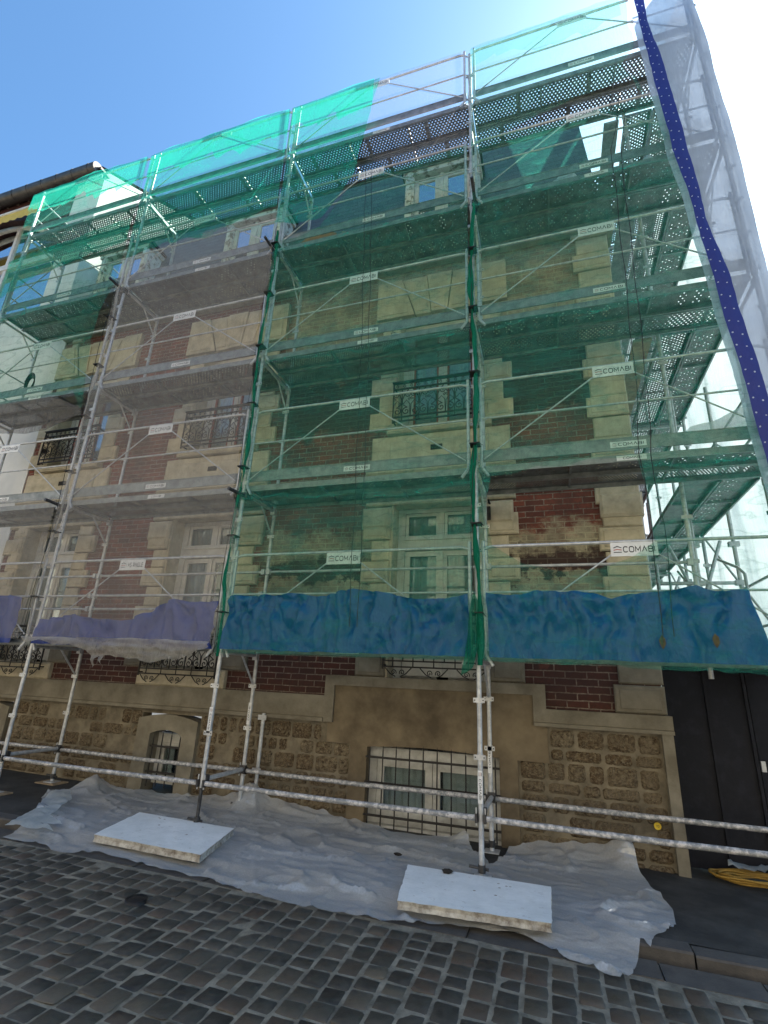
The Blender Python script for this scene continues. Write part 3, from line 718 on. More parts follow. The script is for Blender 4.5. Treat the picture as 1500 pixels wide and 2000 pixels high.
for c, nme in WC:
    x0, x1 = c-HW+.03, c+HW-.03
    # ground floor, with transom
    mb = MB(); gb = MB(); z0, z1 = -.235, 2.075
    mb.box((x0, YW, z0), (x0+.10, YW+.10, z1), 'white_paint'); mb.box((x1-.10, YW, z0), (x1, YW+.10, z1), 'white_paint')
    mb.box((x0+.101, YW, z1-.06), (x1-.101, YW+.10, z1), 'white_paint')
    mb.box((x0+.101, YW-.01, 1.46), (x1-.101, YW+.10, 1.64), 'white_paint'); mb.box((x0+.101, YW-.035, 1.61), (x1-.101, YW-.012, 1.655), 'white_paint')
    mb.box((c-.035, YW+.01, 1.642), (c+.035, YW+.09, z1-.062), 'white_paint')
    casement(x0+.105, c-.04, 1.645, z1-.065, YW+.02, .04); casement(c+.04, x1-.105, 1.645, z1-.065, YW+.02, .04)
    casement(x0+.105, c-.003, z0+.03, 1.455, YW+.02, .07); casement(c+.003, x1-.105, z0+.03, 1.455, YW+.02, .07)
    mb.box((c-.022, YW-.005, z0+.04), (c+.022, YW+.018, 1.45), 'white_paint')
    mb.box((x0+.17, YW+.018, z0+.10), (c-.07, YW+.068, z0+.42), 'white_paint'); mb.box((c+.07, YW+.018, z0+.10), (x1-.17, YW+.068, z0+.42), 'white_paint')
    wn = mb.build('window', house); gb.build('pane', wn); room(x0, x1, z0, z1, YW, 'blind').build('curtain', wn)
    # first floor
    mb = MB(); gb = MB(); z0, z1 = 3.252, 5.25
    mb.box((x0, YW, z0), (x0+.09, YW+.10, z1), 'white_paint'); mb.box((x1-.09, YW, z0), (x1, YW+.10, z1), 'white_paint')
    mb.box((x0+.091, YW, z1-.16), (x1-.091, YW+.10, z1), 'white_paint')
    casement(x0+.095, c-.003, z0+.02, z1-.165, YW+.02, .065, red=True); casement(c+.003, x1-.095, z0+.02, z1-.165, YW+.02, .065, red=True)
    mb.box((c-.03, YW-.008, z0+.03), (c+.03, YW+.018, z1-.17), 'white_paint')
    wn = mb.build('window', house); gb.build('pane', wn); room(x0, x1, z0, z1, YW, 'curtain', split=2).build('curtain', wn)
# basement windows: wide right one, narrow middle and left ones
def basement(c, hw_, z0, z1, wide):
    global mb, gb
    mb = MB(); gb = MB(); y = 1.20 if wide else 1.24
    mb.box((c-hw_, y, z0), (c-hw_+.09, y+.06, z1), 'dirty_paint'); mb.box((c+hw_-.09, y, z0), (c+hw_, y+.06, z1), 'dirty_paint')
    mb.box((c-hw_+.091, y, z0), (c+hw_-.091, y+.06, z0+.06), 'dirty_paint'); mb.box((c-hw_+.091, y, z1-.12), (c+hw_-.091, y+.06, z1), 'dirty_paint')
    if wide:
        casement(c-hw_+.095, c-.003, z0+.065, z1-.125, y+.004, .085, 'dirty_paint'); casement(c+.003, c+hw_-.095, z0+.065, z1-.125, y+.004, .085, 'dirty_paint')
        mb.box((c-hw_, 1.12, z0-.05), (c+hw_, y+.05, z0-.002), 'dirty_paint')
    else: casement(c-hw_+.095, c+hw_-.095, z0+.065, z1-.125, y+.004, .04, 'dirty_paint')
    wn = mb.build('basement_window', house); gb.build('pane', wn)
    room(c-hw_, c+hw_, z0, z1, y, 'blind').build('curtain', wn)
    g = MB(); n = 10 if wide else 4; yb = 1.06 if wide else 1.10; zt = z1+(.05 if wide else .03)
    for k in range(n):
        X = c-hw_+.04+(2*hw_-.08)*k/(n-1); h = zt-.09+.05*math.sin(math.pi*k/(n-1))
        g.tube([(X, yb, z0-.02), (X, yb, h)], .0085, 'iron', 6)
        g.tube([(X, yb, h), (X, yb, h+.055)], .008, 'iron', 6, r2=.001)
    for zz in ((z0+.10, z0+.44, z1-.10) if wide else (z0+.16, z1-.16)):
        g.box((c-hw_-.01, yb-.011, zz-.011), (c+hw_+.01, yb+.013, zz+.011), 'iron')
    g.build('window_grille', wn)
basement(-.715, .78, -1.86, -1.05, True); basement(-4.45, .262, -1.76, -1.12, False); basement(-8.0, .262, -1.76, -1.12, False)

# ironwork ------------------------------------------------------------
def spiral(cx, cz, r0, r1, a0, turns, n=16):
    return [(cx+(r0+(r1-r0)*k/n)*math.cos(a0+turns*2*math.pi*k/n), cz+(r0+(r1-r0)*k/n)*math.sin(a0+turns*2*math.pi*k/n)) for k in range(n+1)]
def railing_mesh(brackets):
    m = MB(); W = 1.30; H = .66
    T = lambda pts, r=.0075: m.tube([(x, 0, z) for x, z in pts], r, 'iron', 5, False)
    for z in (H, H-.095, .10, .03): m.box((-W/2, -.012, z-.009), (W/2, .012, z+.009), 'iron')
    m.box((-W/2-.02, -.026, H+.01), (W/2+.02, .026, H+.028), 'iron')
    for x in (-W/2, W/2):
        m.box((x-.009, -.0095, 0), (x+.009, .0095, H), 'iron')
        for z in (.05, H-.05): m.box((x-.008, .010, z-.008), (x+.008, .15, z+.008), 'iron')
    for k in range(6):
        x = -W/2+W*(k+.5)/6; s_ = W/12-.012
        for d in (-1, 1):
            T([(x+d*a, H-.048+b) for a, b in spiral(s_*.5, 0, .004, .030, 0, 1.3, 10)], .005)
    n = 5
    for k in range(n):
        x = -W/2+W*(k+.5)/n; q = W/n/2
        T([(x, .03), (x, H-.1)], .008)
        for d in (-1, 1):
            sp = spiral(q*.50, .19, .008, .062, rad(200), -1.35)
            T([(x+d*a, b) for a, b in sp])
            ex, ez = sp[-1]
            T([(x+d*ex, ez), (x+d*q*.10, .30), (x+d*q*.06, .38), (x+d*q*.35, .49), (x+d*q*.75, .545)])
            T([(x+d*a, b) for a, b in spiral(q*.62, .465, .006, .045, rad(-60), 1.25)], .0065)
            T([(x+d*q*.98, .11), (x+d*q*.93, .30), (x+d*q*.55, .37), (x+d*q*.12, .31)], .006)
            T([(x+d*a, b) for a, b in spiral(q*.80, .395, .004, .026, 0, 1.2, 9)], .005)
    if brackets:
        for x in (-.45, 0, .45):
            for d in (-1, 1):
                T([(x+d*.17, .02), (x+d*.10, -.05), (x+d*.03, -.085)], .007)
                T([(x+d*a, b) for a, b in spiral(.055, -.035, .006, .036, rad(100), 1.3)], .006)
    return m
r1 = railing_mesh(False).build('balcony_railing', house); r1.location = (-.67, .965, 3.27)
r2 = railing_mesh(True).build('balcony_railing', house); r2.location = (-.67, .985, -.14)
for c in (-4.40, -7.64):
    d = r1.copy(); COL.objects.link(d); d.parent = house; d.location = (c, .965, 3.27)
    d = r2.copy(); COL.objects.link(d); d.parent = house; d.location = (c, .985, -.36)
mb = MB()
mb.tube([(.02, 1.05, 1.98), (.03, .96, 1.99), (.05, .93, 1.93)], .012, 'iron', 6); mb.box((.0, .98, 1.74), (.05, 1.03, 1.915), 'iron')
mb.build('iron_fixing', house)

# roof ------------------------------------------------------------
mb = MB()
mb.add([(XL, 1.12, 6.42), (XR, 1.12, 6.42), (XR-.13, 1.66, 9.26), (XL, 1.66, 9.26)], [(0, 1, 2, 3)], 'slate')
mb.add([(XR, 1.12, 6.42), (XR, 8.9, 6.42), (XR-.13, 8.4, 9.26), (XR-.13, 1.66, 9.26)], [(0, 1, 2, 3)], 'slate')
mb.add([(XL, 1.66, 9.26), (XR-.13, 1.66, 9.26), (XR-1.5, 5, 9.6), (XL, 5, 9.6)], [(0, 1, 2, 3)], 'zinc')
mb.add([(XL, 5, 9.6), (XR-1.5, 5, 9.6), (XR-.13, 8.4, 9.26), (XL, 8.4, 9.26)], [(0, 1, 2, 3)], 'zinc')
mb.add([(XR-1.5, 5, 9.6), (XR-.13, 1.66, 9.26), (XR-.13, 8.4, 9.26)], [(0, 1, 2)], 'zinc')
rf = mb.build('roof', house, fix=False)
mb = MB(); mb.box((-7.0, 3.2, 8.9), (-6.3, 3.8, 10.25), 'plaster'); mb.box((-7.06, 3.14, 10.25), (-6.24, 3.86, 10.33), 'stone')
for x in (-6.85, -6.45): mb.lathe([(.10, 0), (.09, .32), (.11, .34), (.11, .38)], (x, 3.5, 10.33), 'orange', 12)
mb.build('chimney', rf)
for c, nme in WC:
    mb = MB(); gb = MB(); x0, x1, z0, z1, y = c-.56, c+.56, 6.72, 8.28, 1.13
    for a, b in ((x0-.08, x0+.07), (x1-.07, x1+.08)):
        mb.box((a, y-.05, z0), (b, y+.6, z1), 'peeling'); mb.box((a+.03, y-.075, z0), (b-.03, y-.052, z1), 'peeling')
    mb.box((x0-.12, y-.08, z1), (x1+.12, y+.75, z1+.09), 'peeling'); mb.box((x0-.16, y-.13, z1+.09), (x1+.16, y+.8, z1+.15), 'zinc')
    mb.box((x0-.1, y-.09, z0-.08), (x1+.1, y+.3, z0), 'peeling')
    mb.box((c-.035, y+.005, z0), (c+.035, y+.055, z1), 'white_paint')
    casement(x0+.075, c-.038, z0+.01, z1-.05, y+.012, .075, glass='glass_sky'); casement(c+.038, x1-.075, z0+.01, z1-.05, y+.012, .075, glass='glass_sky')
    dm = mb.build('dormer_window', house); gb.build('pane', dm)
    room(x0+.07, x1-.07, z0, z1, y, 'curtain').build('curtain', dm)

# ================================================================== NEIGHBOUR
nb_ = thing('white_house', 'taller white plastered house with an arched window and yellow awning', 'house')
mb = MB()
ax0, ax1, az0, azs, az1 = -15.2, -9.9, 7.4, 9.4, 10.62
NX = -9.05
mb.box((-18, 1.12, -2.05), (XL, 1.6, 7.2), 'plaster'); mb.box((ax1, 1.12, 7.2), (NX, 1.6, 11.12), 'plaster'); mb.box((-18, 1.12, 7.2), (ax0, 1.6, 11.12), 'plaster')
arcp = [(ax0+(ax1-ax0)*k/16, azs+(az1-azs)*math.sin(math.pi*k/16)**.8) for k in range(17)]
mb.prism([(ax0, 11.12)]+[(p[0], p[1]) for p in arcp]+[(ax1, 11.12)], 1.10, 1.58, 'maroon')
mb.add([(NX, 1.601, 7.2), (NX, 9, 7.2), (NX, 9, 12.2), (NX, 4.6, 13.2), (NX, 1.601, 11.55)], [(0, 1, 2, 3, 4)], 'plaster')
mb.add([(NX, 1.12, 11.12), (NX, 1.601, 11.12), (NX, 1.601, 11.55), (NX, 1.12, 11.3)], [(0, 1, 2, 3)], 'plaster')
mb.build('wall', nb_, fix=False)
mb = MB(); mb.add([(-18, .95, 11.24), (NX+.05, .95, 11.24), (NX+.05, 4.6, 13.3), (-18, 4.6, 13.3)], [(0, 1, 2, 3)], 'maroon')
mb.box((-18, .93, 11.14), (NX+.05, 1.2, 11.2), 'zinc')
for k in range(24):
    x = -18+k*.38; mb.box((x, .98, 11.06), (x+.06, 1.11, 11.138), 'bark')
mb.build('roof', nb_)
mb = MB(); pts = [(-18+.5*k, .93, 11.16) for k in range(18)]+[(NX-.03, .93, 11.16)]
mb.tube(pts, .155, 'zinc', 16)
for k in range(18): mb.tube([(-17.8+.5*k, .93, 11.16), (-17.78+.5*k, .93, 11.16)], .163, 'zinc', 16)
mb.build('gutter', nb_)
mb = MB()
v = []; n = 90
for k in range(n+1):
    x = -15.5+5.0*k/n; v += [(x, .90, 10.50), (x, .88+.012*math.sin(k*1.4), 10.20+.025*abs(math.sin(k*.7)))]
mb.add(v, [(2*i, 2*i+2, 2*i+3, 2*i+1) for i in range(n)], 'awning', True); mb.tube([(-15.5, .90, 10.53), (-10.5, .90, 10.53)], .035, 'white_paint', 8)
mb.build('awning', nb_)
mb = MB(); gb = MB()
gb.box((ax0, 1.42, az0), (ax1, 1.43, 10.7), 'glass_sky')
mb.tube([(p[0], 1.30, p[1]-.04) for p in arcp], .06, 'white_paint', 8)
for x in (ax0+.05, -13.4, -11.85, ax1-.05): mb.box((x-.05, 1.26, az0), (x+.05, 1.34, azs+.1 if x in (ax0+.05, ax1-.05) else 10.45), 'white_paint')
mb.box((ax0, 1.24, 9.06), (ax1, 1.36, 9.22), 'white_paint'); mb.box((ax0, 1.24, az0), (ax1, 1.36, az0+.1), 'white_paint')
mb.box((ax0, 2.3, az0), (ax1, 2.32, 10.7), 'room')
wn = mb.build('window', nb_); gb.build('pane', wn)

# ================================================================== SCAFFOLD
scf = thing('scaffold', 'galvanised five level tube scaffold standing along the street front of the brick house', 'scaffold')
BAYS = [(-9, -6), (-6, -3), (-3, 0), (0, 3)]
def standard(x, y, ztop, jack=True, z0=None):
    m = MB(); g = GZ(x); low = g+.40
    if z0 is not None:
        m.tube([(x, y, z0), (x, y, ztop)], .0242, 'steel', 12); z = .08
        while z < ztop-.1:
            m.box((x-.055, y-.030, z-.022), (x+.055, y-.0245, z+.022), 'steel'); m.tube([(x, y, z-.03), (x, y, z+.03)], .029, 'steel', 10); z += .5
        return m
    m.tube([(x, y, low), (x, y, ztop)], .0242, 'steel', 12)
    m.tube([(x, y, g+.03), (x, y, low)], .019 if jack else .0242, 'steel_dark' if jack else 'steel', 10)
    m.box((x-.075, y-.075, g+.018), (x+.075, y+.075, g+.026), 'steel')
    m.tube([(x-.11, y-.01, g+.10), (x+.06, y+.005, g+.085)], .014, 'steel_dark', 6); m.tube([(x, y, g+.06), (x, y, g+.12)], .034, 'steel_dark', 10)
    z = -.42+.5*-1
    while z < ztop-.1:                       # wedge plates every half metre
        m.box((x-.055, y-.030, z-.022), (x+.055, y-.0245, z+.022), 'steel'); m.tube([(x, y, z-.03), (x, y, z+.03)], .029, 'steel', 10)
        for d in (-.04, .04): m.tube([(x+d, y-.0315, z), (x+d, y-.0302, z)], .007, 'black', 6)
        z += .5
    for k in range(5):
        zz = .12+2*k
        if zz < ztop: m.tube([(x, y, zz-.10), (x, y, zz+.08)], .031, 'steel', 12)
    return m
for x in (-9, -6, -3, 0, 3):
    top = 9.14
    m = standard(x, 0, top, jack=(x in (-3, -9)))
    if x in (-3, 0, -6):                      # stuck-on maker's strips
        z = {-3: -.92, 0: -1.30, -6: 1.58}[x]
        m.box((x-.021, -.0300, z), (x+.021, -.0262, z+.27), 'sign')
        put_text(m, 'COMABI', .17, .022, (x-.011, -.0308, z+.20), (0, 0, -1), (1, 0, 0)); logo(m, (x-.012, -.0308, z+.255), (0, 0, -1), (1, 0, 0), .03)
    m.build('standard', scf)
    m = standard(x, .8, 8.1, jack=False, z0=-.12 if x == 3 else None)
    if x in (-3, 0):
        z = {-3: -.88, 0: -1.16}[x]
        m.box((x-.021, .770, z), (x+.021, .7738, z+.26), 'sign'); put_text(m, 'COMABI', .17, .022, (x+.011, .7692, z+.05), (0, 0, 1), (-1, 0, 0))
    m.build('standard', scf)
m = standard(2.2, .8, 8.1, z0=-.12); m.build('standard', scf)
# short spare post by the middle
m = MB(); m.tube([(-2.92, 1.0, GZ(-3)+.03), (-2.92, 1.0, -.75)], .0242, 'steel', 10)
for z in (-.80, -1.42): m.box((-2.98, .965, z-.03), (-2.86, .972, z+.03), 'steel')
m.build('standard', scf)
# bottom ledgers
for y, z in ((-.012, -1.42), (.79, -1.40)):
    for a, b in BAYS:
        m = MB(); sg = .02*fbm(a, y*7)
        m.tube([(a+.03, y, z), ((a+b)/2, y, z-.006+sg*.2), (b-.03, y, z)], .0245, 'steel_dirty', 12)
        for x, d in ((a, 1), (b, -1)):
            m.box((x+d*.028, y-.034, z-.036), (x+d*.050, y+.034, z+.036), 'steel_dark'); m.box((x+d*.035, y-.014, z-.06), (x+d*.046, y-.004, z+.085), 'steel')
        m.build('ledger', scf)
for x in (-9, -6, -3, 0, 3):
    m = MB(); m.tube([(x+.01, .03, -1.385), (x+.01, .77, -1.385)], .0242, 'steel', 10)
    for y in (.03, .77): m.box((x-.03, y-.02, -1.43), (x+.05, y+.02, -1.34), 'steel_dark')
    m.build('transom', scf)
# decks
def deck(name, parent, x0, x1, y0, y1, z, kinds, along='x'):
    """two or three pressed boards side by side, with channel edges"""
    m = MB(); L_ = (x1-x0) if along == 'x' else (y1-y0); Wt = (y1-y0) if along == 'x' else (x1-x0); n = len(kinds); bw = Wt/n
    def P(u, v_, h): return (x0+u, y0+v_, h) if along == 'x' else (x0+v_, y0+u, h)
    for k, kd in enumerate(kinds):
        a, b = k*bw+.006, (k+1)*bw-.006
        vs = [P(.03, a, z), P(L_-.03, a, z), P(L_-.03, b, z), P(.03, b, z)]
        off = random.random()
        m.add(vs, [(0, 1, 2, 3)], kd, uvs=[[(0+off, 0), (L_-.06+off, 0), (L_-.06+off, .36), (off, .36)]])
        for e, d in ((a, 1), (b, -1)):
            m.box(P(.03, e, z-.055), P(L_-.03, e+d*.004, z-.001), 'alu'); m.box(P(.03, e+d*.0045, z-.055), P(L_-.03, e+d*.022, z-.051), 'alu')
        for u in (.03, L_/3, 2*L_/3, L_-.05): m.box(P(u, a+.024, z-.035), P(u+.02, b-.024, z-.001), 'alu')
    return m.build(name, parent)
KND = {1: ('alu', 'alu'), 2: ('perf2', 'perf3'), 3: ('perf3', 'perf3'), 4: ('perf2', 'perf2'), 5: ('perf', 'perf')}
for lv in range(1, 6):
    z = 2*(lv-1)+.045
    for bi, (a, b) in enumerate(BAYS):
        kd = KND[lv]
        if lv == 3 and bi == 3: kd = ('perf2', 'perf')
        if lv == 2 and bi == 1: kd = ('perf3', 'perf3')
        if lv == 3 and bi == 1: kd = ('perf', 'perf2')
        if lv == 5 and bi == 0: kd = ('perf', 'perf')
        dk = deck('deck', scf, a, b, .02, .78, z, kd)
        tz = 2*(lv-1); m = MB()
        if lv > 1: m.box((a+.05, -.030, tz+.095), (b-.05, -.026, tz+.215), 'alu')
        if lv > 1: m.box((a+.05, -.034, tz+.2155), (b-.05, -.022, tz+.226), 'alu'); m.box((a+.05, -.034, tz+.084), (b-.05, -.022, tz+.0945), 'alu')
        if lv in (2, 3, 4) or (bi == 3 and lv > 1):
            xs = (a+b)/2-.1
            m.box((xs, -.0335, tz+.118), (xs+.34, -.0305, tz+.182), 'sign'); put_text(m, 'COMABI', .24, .036, (xs+.075, -.0345, tz+.131), (1, 0, 0), (0, 0, 1)); logo(m, (xs+.02, -.0345, tz+.132), (1, 0, 0), (0, 0, 1), .036)
        if lv > 1: m.build('toe_board', dk)
        m = MB(); m.box((a+.05, -.004, tz-.035), (b-.05, .006, tz+.042), 'alu')
        if (lv + bi) % 2: 
            xs = (a+b)/2-.05
            m.box((xs, -.0078, tz-.022), (xs+.28, -.0045, tz+.03), 'sign'); put_text(m, 'COMABI', .17, .028, (xs+.06, -.0085, tz-.010), (1, 0, 0), (0, 0, 1))
        m.build('edge_beam', dk)
    for x in (-9, -6, -3, 0, 3):
        m = MB(); tz = 2*(lv-1)
        m.tube([(x+.0, .03, tz-.045), (x+.0, .77, tz-.045)], .022, 'steel', 10)
        m.tube([(x+.0, .78, tz-.40), (x+.0, .45, tz-.06)], .013, 'steel', 8)
        for y in (.03, .77): m.box((x-.032, y-.03, tz-.10), (x+.032, y+.03, tz-.02), 'steel')
        m.build('transom', scf)
# guardrails
def guard(a, b, lv, words='COMABI', dirty=False):
    m = MB(); z = 2*(lv-1); y = -.052; d = .073; S = 'steel'
    for x, s_ in ((a+d, 1), (b-d, -1)):
        m.tube([(x, y, z+1.16), (x, y, z+.03), (x+s_*.012, y, z-.005), (x+s_*.075, y-.012, z-.10)], .0175, S, 10)
        m.tube([(x, y, z+.62), (x-s_*.05, y+.03, z+.62)], .010, S, 6); m.tube([(x, y, z+1.06), (x-s_*.05, y+.03, z+1.06)], .010, S, 6)
    m.tube([(a+d, y, z+1.075), (a+d+.08, y, z+1.10), (b-d-.08, y, z+1.10), (b-d, y, z+1.075)], .0165, S, 10)
    m.tube([(a+d, y, z+.62), (b-d, y, z+.62)], .0115, S, 8)
    c = (a+b)/2
    m.tube([(a+d+.03, y-.018, z+.10), (c-.20, y-.018, z+.97)], .0085, S, 8); m.tube([(b-d-.03, y-.018, z+.10), (c+.20, y-.018, z+.97)], .0085, S, 8)
    o = m.build('guardrail', scf)
    p = MB(); p.box((c-.205, y-.030, z+.95), (c+.205, y-.024, z+1.085), 'sign')
    logo(p, (c-.18, y-.0312, z+.985), (1, 0, 0), (0, 0, 1), .068)
    put_text(p, words, .275, .062, (c-.095, y-.0312, z+.985), (1, 0, 0), (0, 0, 1))
    p.build('sign_plate', o); return o
for lv in range(1, 6):
    for bi, (a, b) in enumerate(BAYS):
        guard(a, b, lv, 'I MS RINGUE' if (lv, bi) == (1, 1) else 'COMABI')
# inner rails
for bi, (a, b) in enumerate(BAYS):
    for lv, zs in ((1, (1.07, .56, .76) if bi < 2 else (1.07,)), (3, (1.05, .5)), (2, (.5,)), (4, (.5,))):
        if lv in (2, 4) and bi != 0: continue
        for k, zz in enumerate(zs):
            if lv == 1 and bi == 3: b = 2.2
            m = MB(); z = 2*(lv-1)+zz-(1.0 if lv == 3 and k == 0 else 0)
            if lv == 3 and k: continue
            m.tube([(a+.03, .775, z+ (.5 if lv == 3 else 0)), (b-.03, .775, z+(.5 if lv == 3 else 0))], .018, 'steel', 8)
            for x in (a+.04, b-.04): m.box((x-.025, .74, z+(.5 if lv == 3 else 0)-.035), (x+.025, .80, z+(.5 if lv == 3 else 0)+.035), 'steel')
            m.build('inner_rail', scf)
# end rails at the far left
for lv in range(3, 6):
    z = 2*(lv-1); m = MB()
    for h in (.5, 1.0): m.tube([(-9, .02, z+h), (-9, .78, z+h)], .015, 'steel', 8)
    m.tube([(-8.96, .05, z+.1), (-8.96, .75, z+.95)], .009, 'steel', 8); m.build('end_rail', scf)
# tie tubes sticking out towards the street
for p, q in (((-2.96, .02, 1.90), (-3.01, -.31, 1.90)), ((-6.05, .02, 1.94), (-6.07, -.32, 1.96)), ((-3.02, .02, 5.90), (-3.05, -.32, 5.96)), ((-6.0, .02, 5.91), (-6.02, -.31, 5.93)), ((.05, .02, 5.97), (.05, -.33, 6.07))):
    m = MB(); p, q = Vector(p), Vector(q); m.tube([p-(q-p)*.3, q], .0225, 'steel_dark', 12, False); m.tube([q, q+(q-p).normalized()*.002], .0235, 'steel_dark', 12)
    m.box((p.x-.045, -.05, p.z-.045), (p.x+.045, .03, p.z+.045), 'steel_dark'); m.build('tie_tube', scf)
# base pads
for i, (x, y) in enumerate(((-6, .8), (-9, .8), (-9, 0), (-6, 0))):
    m = MB(); m.box((x-.17, y-.12, GZ(x)-.02), (x+.17, y+.12, GZ(x)+.018), 'wood')
    m.build('sole_board', label=['short timber pad under the inner scaffold post left of the white film', 'timber pad under the farthest inner scaffold post', 'timber pad under the farthest outer scaffold post by the kerb', 'timber pad under the outer scaffold post at the left photo edge'][i], cat='timber pad', group='timber pads under the scaffold posts')

# side scaffold round the corner ------------------------------------------------
sid = thing('side_scaffold', 'scaffold running back along the right side of the brick house behind white sheeting', 'scaffold')
YS = [.8, 3.3, 5.8, 8.3]
for y in YS[0:]:
    for x in (2.2, 3.0):
        if (x, y) == (2.2, .8): continue
        m = MB(); m.tube([(x, y, -.12), (x, y, 9.1)], .0242, 'steel', 10)
        z = .08
        while z < 9: m.box((x-.055, y-.03, z-.022), (x+.055, y-.0245, z+.022), 'steel'); m.tube([(x, y, z-.035), (x, y, z+.035)], .032, 'steel', 10); z += .5
        m.build('standard', sid)
for lv in range(2, 6):
    z = 2*(lv-1)+.045
    for y0, y1 in zip(YS, YS[1:]):
        deck('deck', sid, 2.22, 2.98, y0, y1, z-.002, {2: ('alu', 'perf2'), 3: ('perf', 'perf2'), 4: ('perf3', 'perf2'), 5: ('perf', 'perf')}[lv], 'y')
        m = MB(); m.box((2.985, y0+.03, z+.04), (2.99, y1-.03, z+.19), 'alu'); m.build('toe_board', sid)
        if lv in (3, 4, 5):
            m = MB(); m.box((1.93, y0+.05, z-.06), (2.14, y1-.05, z-.02), 'wood' if lv == 3 else 'alu'); m.build('bracket_board', sid)
        for x, hh in ((3.02, (.5, 1.0)), (2.2, (.5,))):
            m = MB()
            for h in hh: m.tube([(x, y0, z+h), (x, y1, z+h)], .0165, 'steel', 8)
            if x > 3: m.tube([(x, y0+.08, z+.1), (x, (y0+y1)/2, z+.95), (x, y1-.08, z+.1)], .011, 'steel', 8)
            m.build('side_rail', sid)
    for y in YS[1:]:
        m = MB(); m.tube([(1.93, y, z-.09), (2.98, y, z-.09)], .022, 'steel', 8); m.tube([(2.2, y, z-.6), (1.95, y, z-.12)], .014, 'steel', 8); m.build('transom', sid)
for y in (2.05, 4.5, 7.0):
    for x in (3.0, 2.55):
        m = MB(); m.tube([(x, y, -.1), (x, y, 3.9)], .0242, 'steel', 10)
        for z in (.12, .58, 1.08, 1.58, 2.1): m.box((x-.06, y-.035, z-.03), (x+.06, y+.035, z+.03), 'steel')
        m.build('standard', sid)
    m = MB(); m.tube([(2.1, y, 1.08), (3.05, y, 1.08)], .0242, 'steel', 10); m.tube([(2.2, y-.6, .2), (3.0, y+.5, 1.75)], .0242, 'steel', 10); m.tube([(2.25, y, 1.6), (2.98, y+.9, .3)], .02, 'steel', 8); m.build('brace', sid)
for y0, y1 in zip(YS, YS[1:]):
    m = MB()
    for h in (.5, 1.0): m.tube([(3.02, y0, h), (3.02, y1, h)], .0165, 'steel', 8)
    m.tube([(3.03, y0, 0), (3.03, y1, 2)], .0165, 'steel', 8); m.tube([(2.6, y0, 0.05), (2.6, y1, 1.5)], .0165, 'steel', 8)
    m.tube([(2.75, y0+.3, .1), (2.75, y0+.3, 1.0), (2.75, y0+.45, 1.1), (2.75, y0+1.1, 1.35)], .0165, 'steel', 8)
    deck('deck', sid, 2.22, 2.98, y0, y1, .04, ('alu', 'alu'), 'y'); m.build('side_rail', sid)

# ================================================================== NETS
def netdisp(seed, amp=.025, sag=.04, bays=True):
    def f(x, z):
        s_ = 0
        for a, b in BAYS:
            if a <= x <= b: s_ = math.sin(math.pi*(x-a)/(b-a))
        zs = abs(math.sin(math.pi*(z+.0)/2))
        return -.012-sag*s_*(.35+.65*zs)*(.6+.4*math.sin(x*3.1+z+seed)) + amp*fbm(x*1.6+seed, z*.9, seed, 3)*.8 + amp*.5*fbm(x*6+seed, z*1.2, seed+3, 2)*s_
    return f
def wob(pts, amp, step=.12, seed=0):
    """ragged version of an open polyline"""
    o = []
    for p, q in zip(pts, pts[1:]):
        d = math.dist(p, q); n = max(1, int(d/step))
        for k in range(n):
            t_ = k/n; x = p[0]+(q[0]-p[0])*t_; z = p[1]+(q[1]-p[1])*t_
            e = amp*(fbm(x*4+seed, z*4, seed, 3)) if (k or o) else 0
            o.append((x+e*.5, z+e))
    return o+[pts[-1]]
YN = -.165
hole = [(.18, 1.90), (.39, 1.90), (.65, 1.97), (.92, 1.94), (1.15, 2.0), (1.61, 1.97), (1.645, 1.7), (1.655, 1.39), (1.66, 1.08), (1.46, .94), (1.18, .84), (.85, .81), (.46, .91), (.18, 1.11), (.13, 1.37), (.13, 1.63)]
sheet('debris_net', wob([(.03, -.05), (2.95, -.10)], .03, seed=1)+wob([(2.72, 1.9), (2.63, 3.6), (2.55, 5.0), (2.42, 6.95)], .02, seed=2)+wob([(2.40, 6.98), (1.5, 7.02), (.7, 7.06), (.03, 7.12)], .02, seed=3),
      'net_green', netdisp(1), .10, [hole], y0=YN, label='green debris net over the right hand bay, with a large torn hole over bare brick', cat='debris net', group='debris nets')
top = lambda x: 9.13
sheet('debris_net', wob([(.03, 7.0), (1.2, 7.3), (2.15, 7.45)], .05, seed=4)+wob([(2.22, 7.0), (2.02, 7.75), (2.22, 8.1), (2.18, 8.6), (2.2, 9.1)], .05, seed=5)+[(.03, 9.13)],
      'net_pale', netdisp(2), .10, y0=YN-.01, label='very pale green net on the top level beside the blue spotted hem', cat='debris net', group='debris nets')
sheet('debris_net', [(-2.97, -.06), (-.03, -.06), (-.03, 7.08)]+wob([(-.03, 7.08), (-.6, 7.0), (-1.3, 7.0), (-1.55, 6.92), (-1.80, 6.86), (-2.2, 6.2), (-2.5, 6.12), (-2.97, 6.14)], .03, seed=6),
      'net_green', netdisp(3), .10, y0=YN, label='green debris net over the second bay from the right, up to the attic deck', cat='debris net', group='debris nets')
sheet('debris_net', wob([(-2.97, 6.45), (-2.6, 6.30), (-2.16, 6.30), (-1.95, 6.65), (-1.72, 7.1), (-1.66, 7.6), (-1.57, 8.2), (-1.5, 8.6), (-1.40, 9.10)], .05, .1, seed=7)+[(-2.97, 9.13)],
      'net_upper', lambda x, z: netdisp(4)(x, z)-.05*max(0, 7.2-z), .09, y0=YN-.012, label='torn green net hanging in a ragged corner over the slate roof', cat='debris net', group='debris nets')
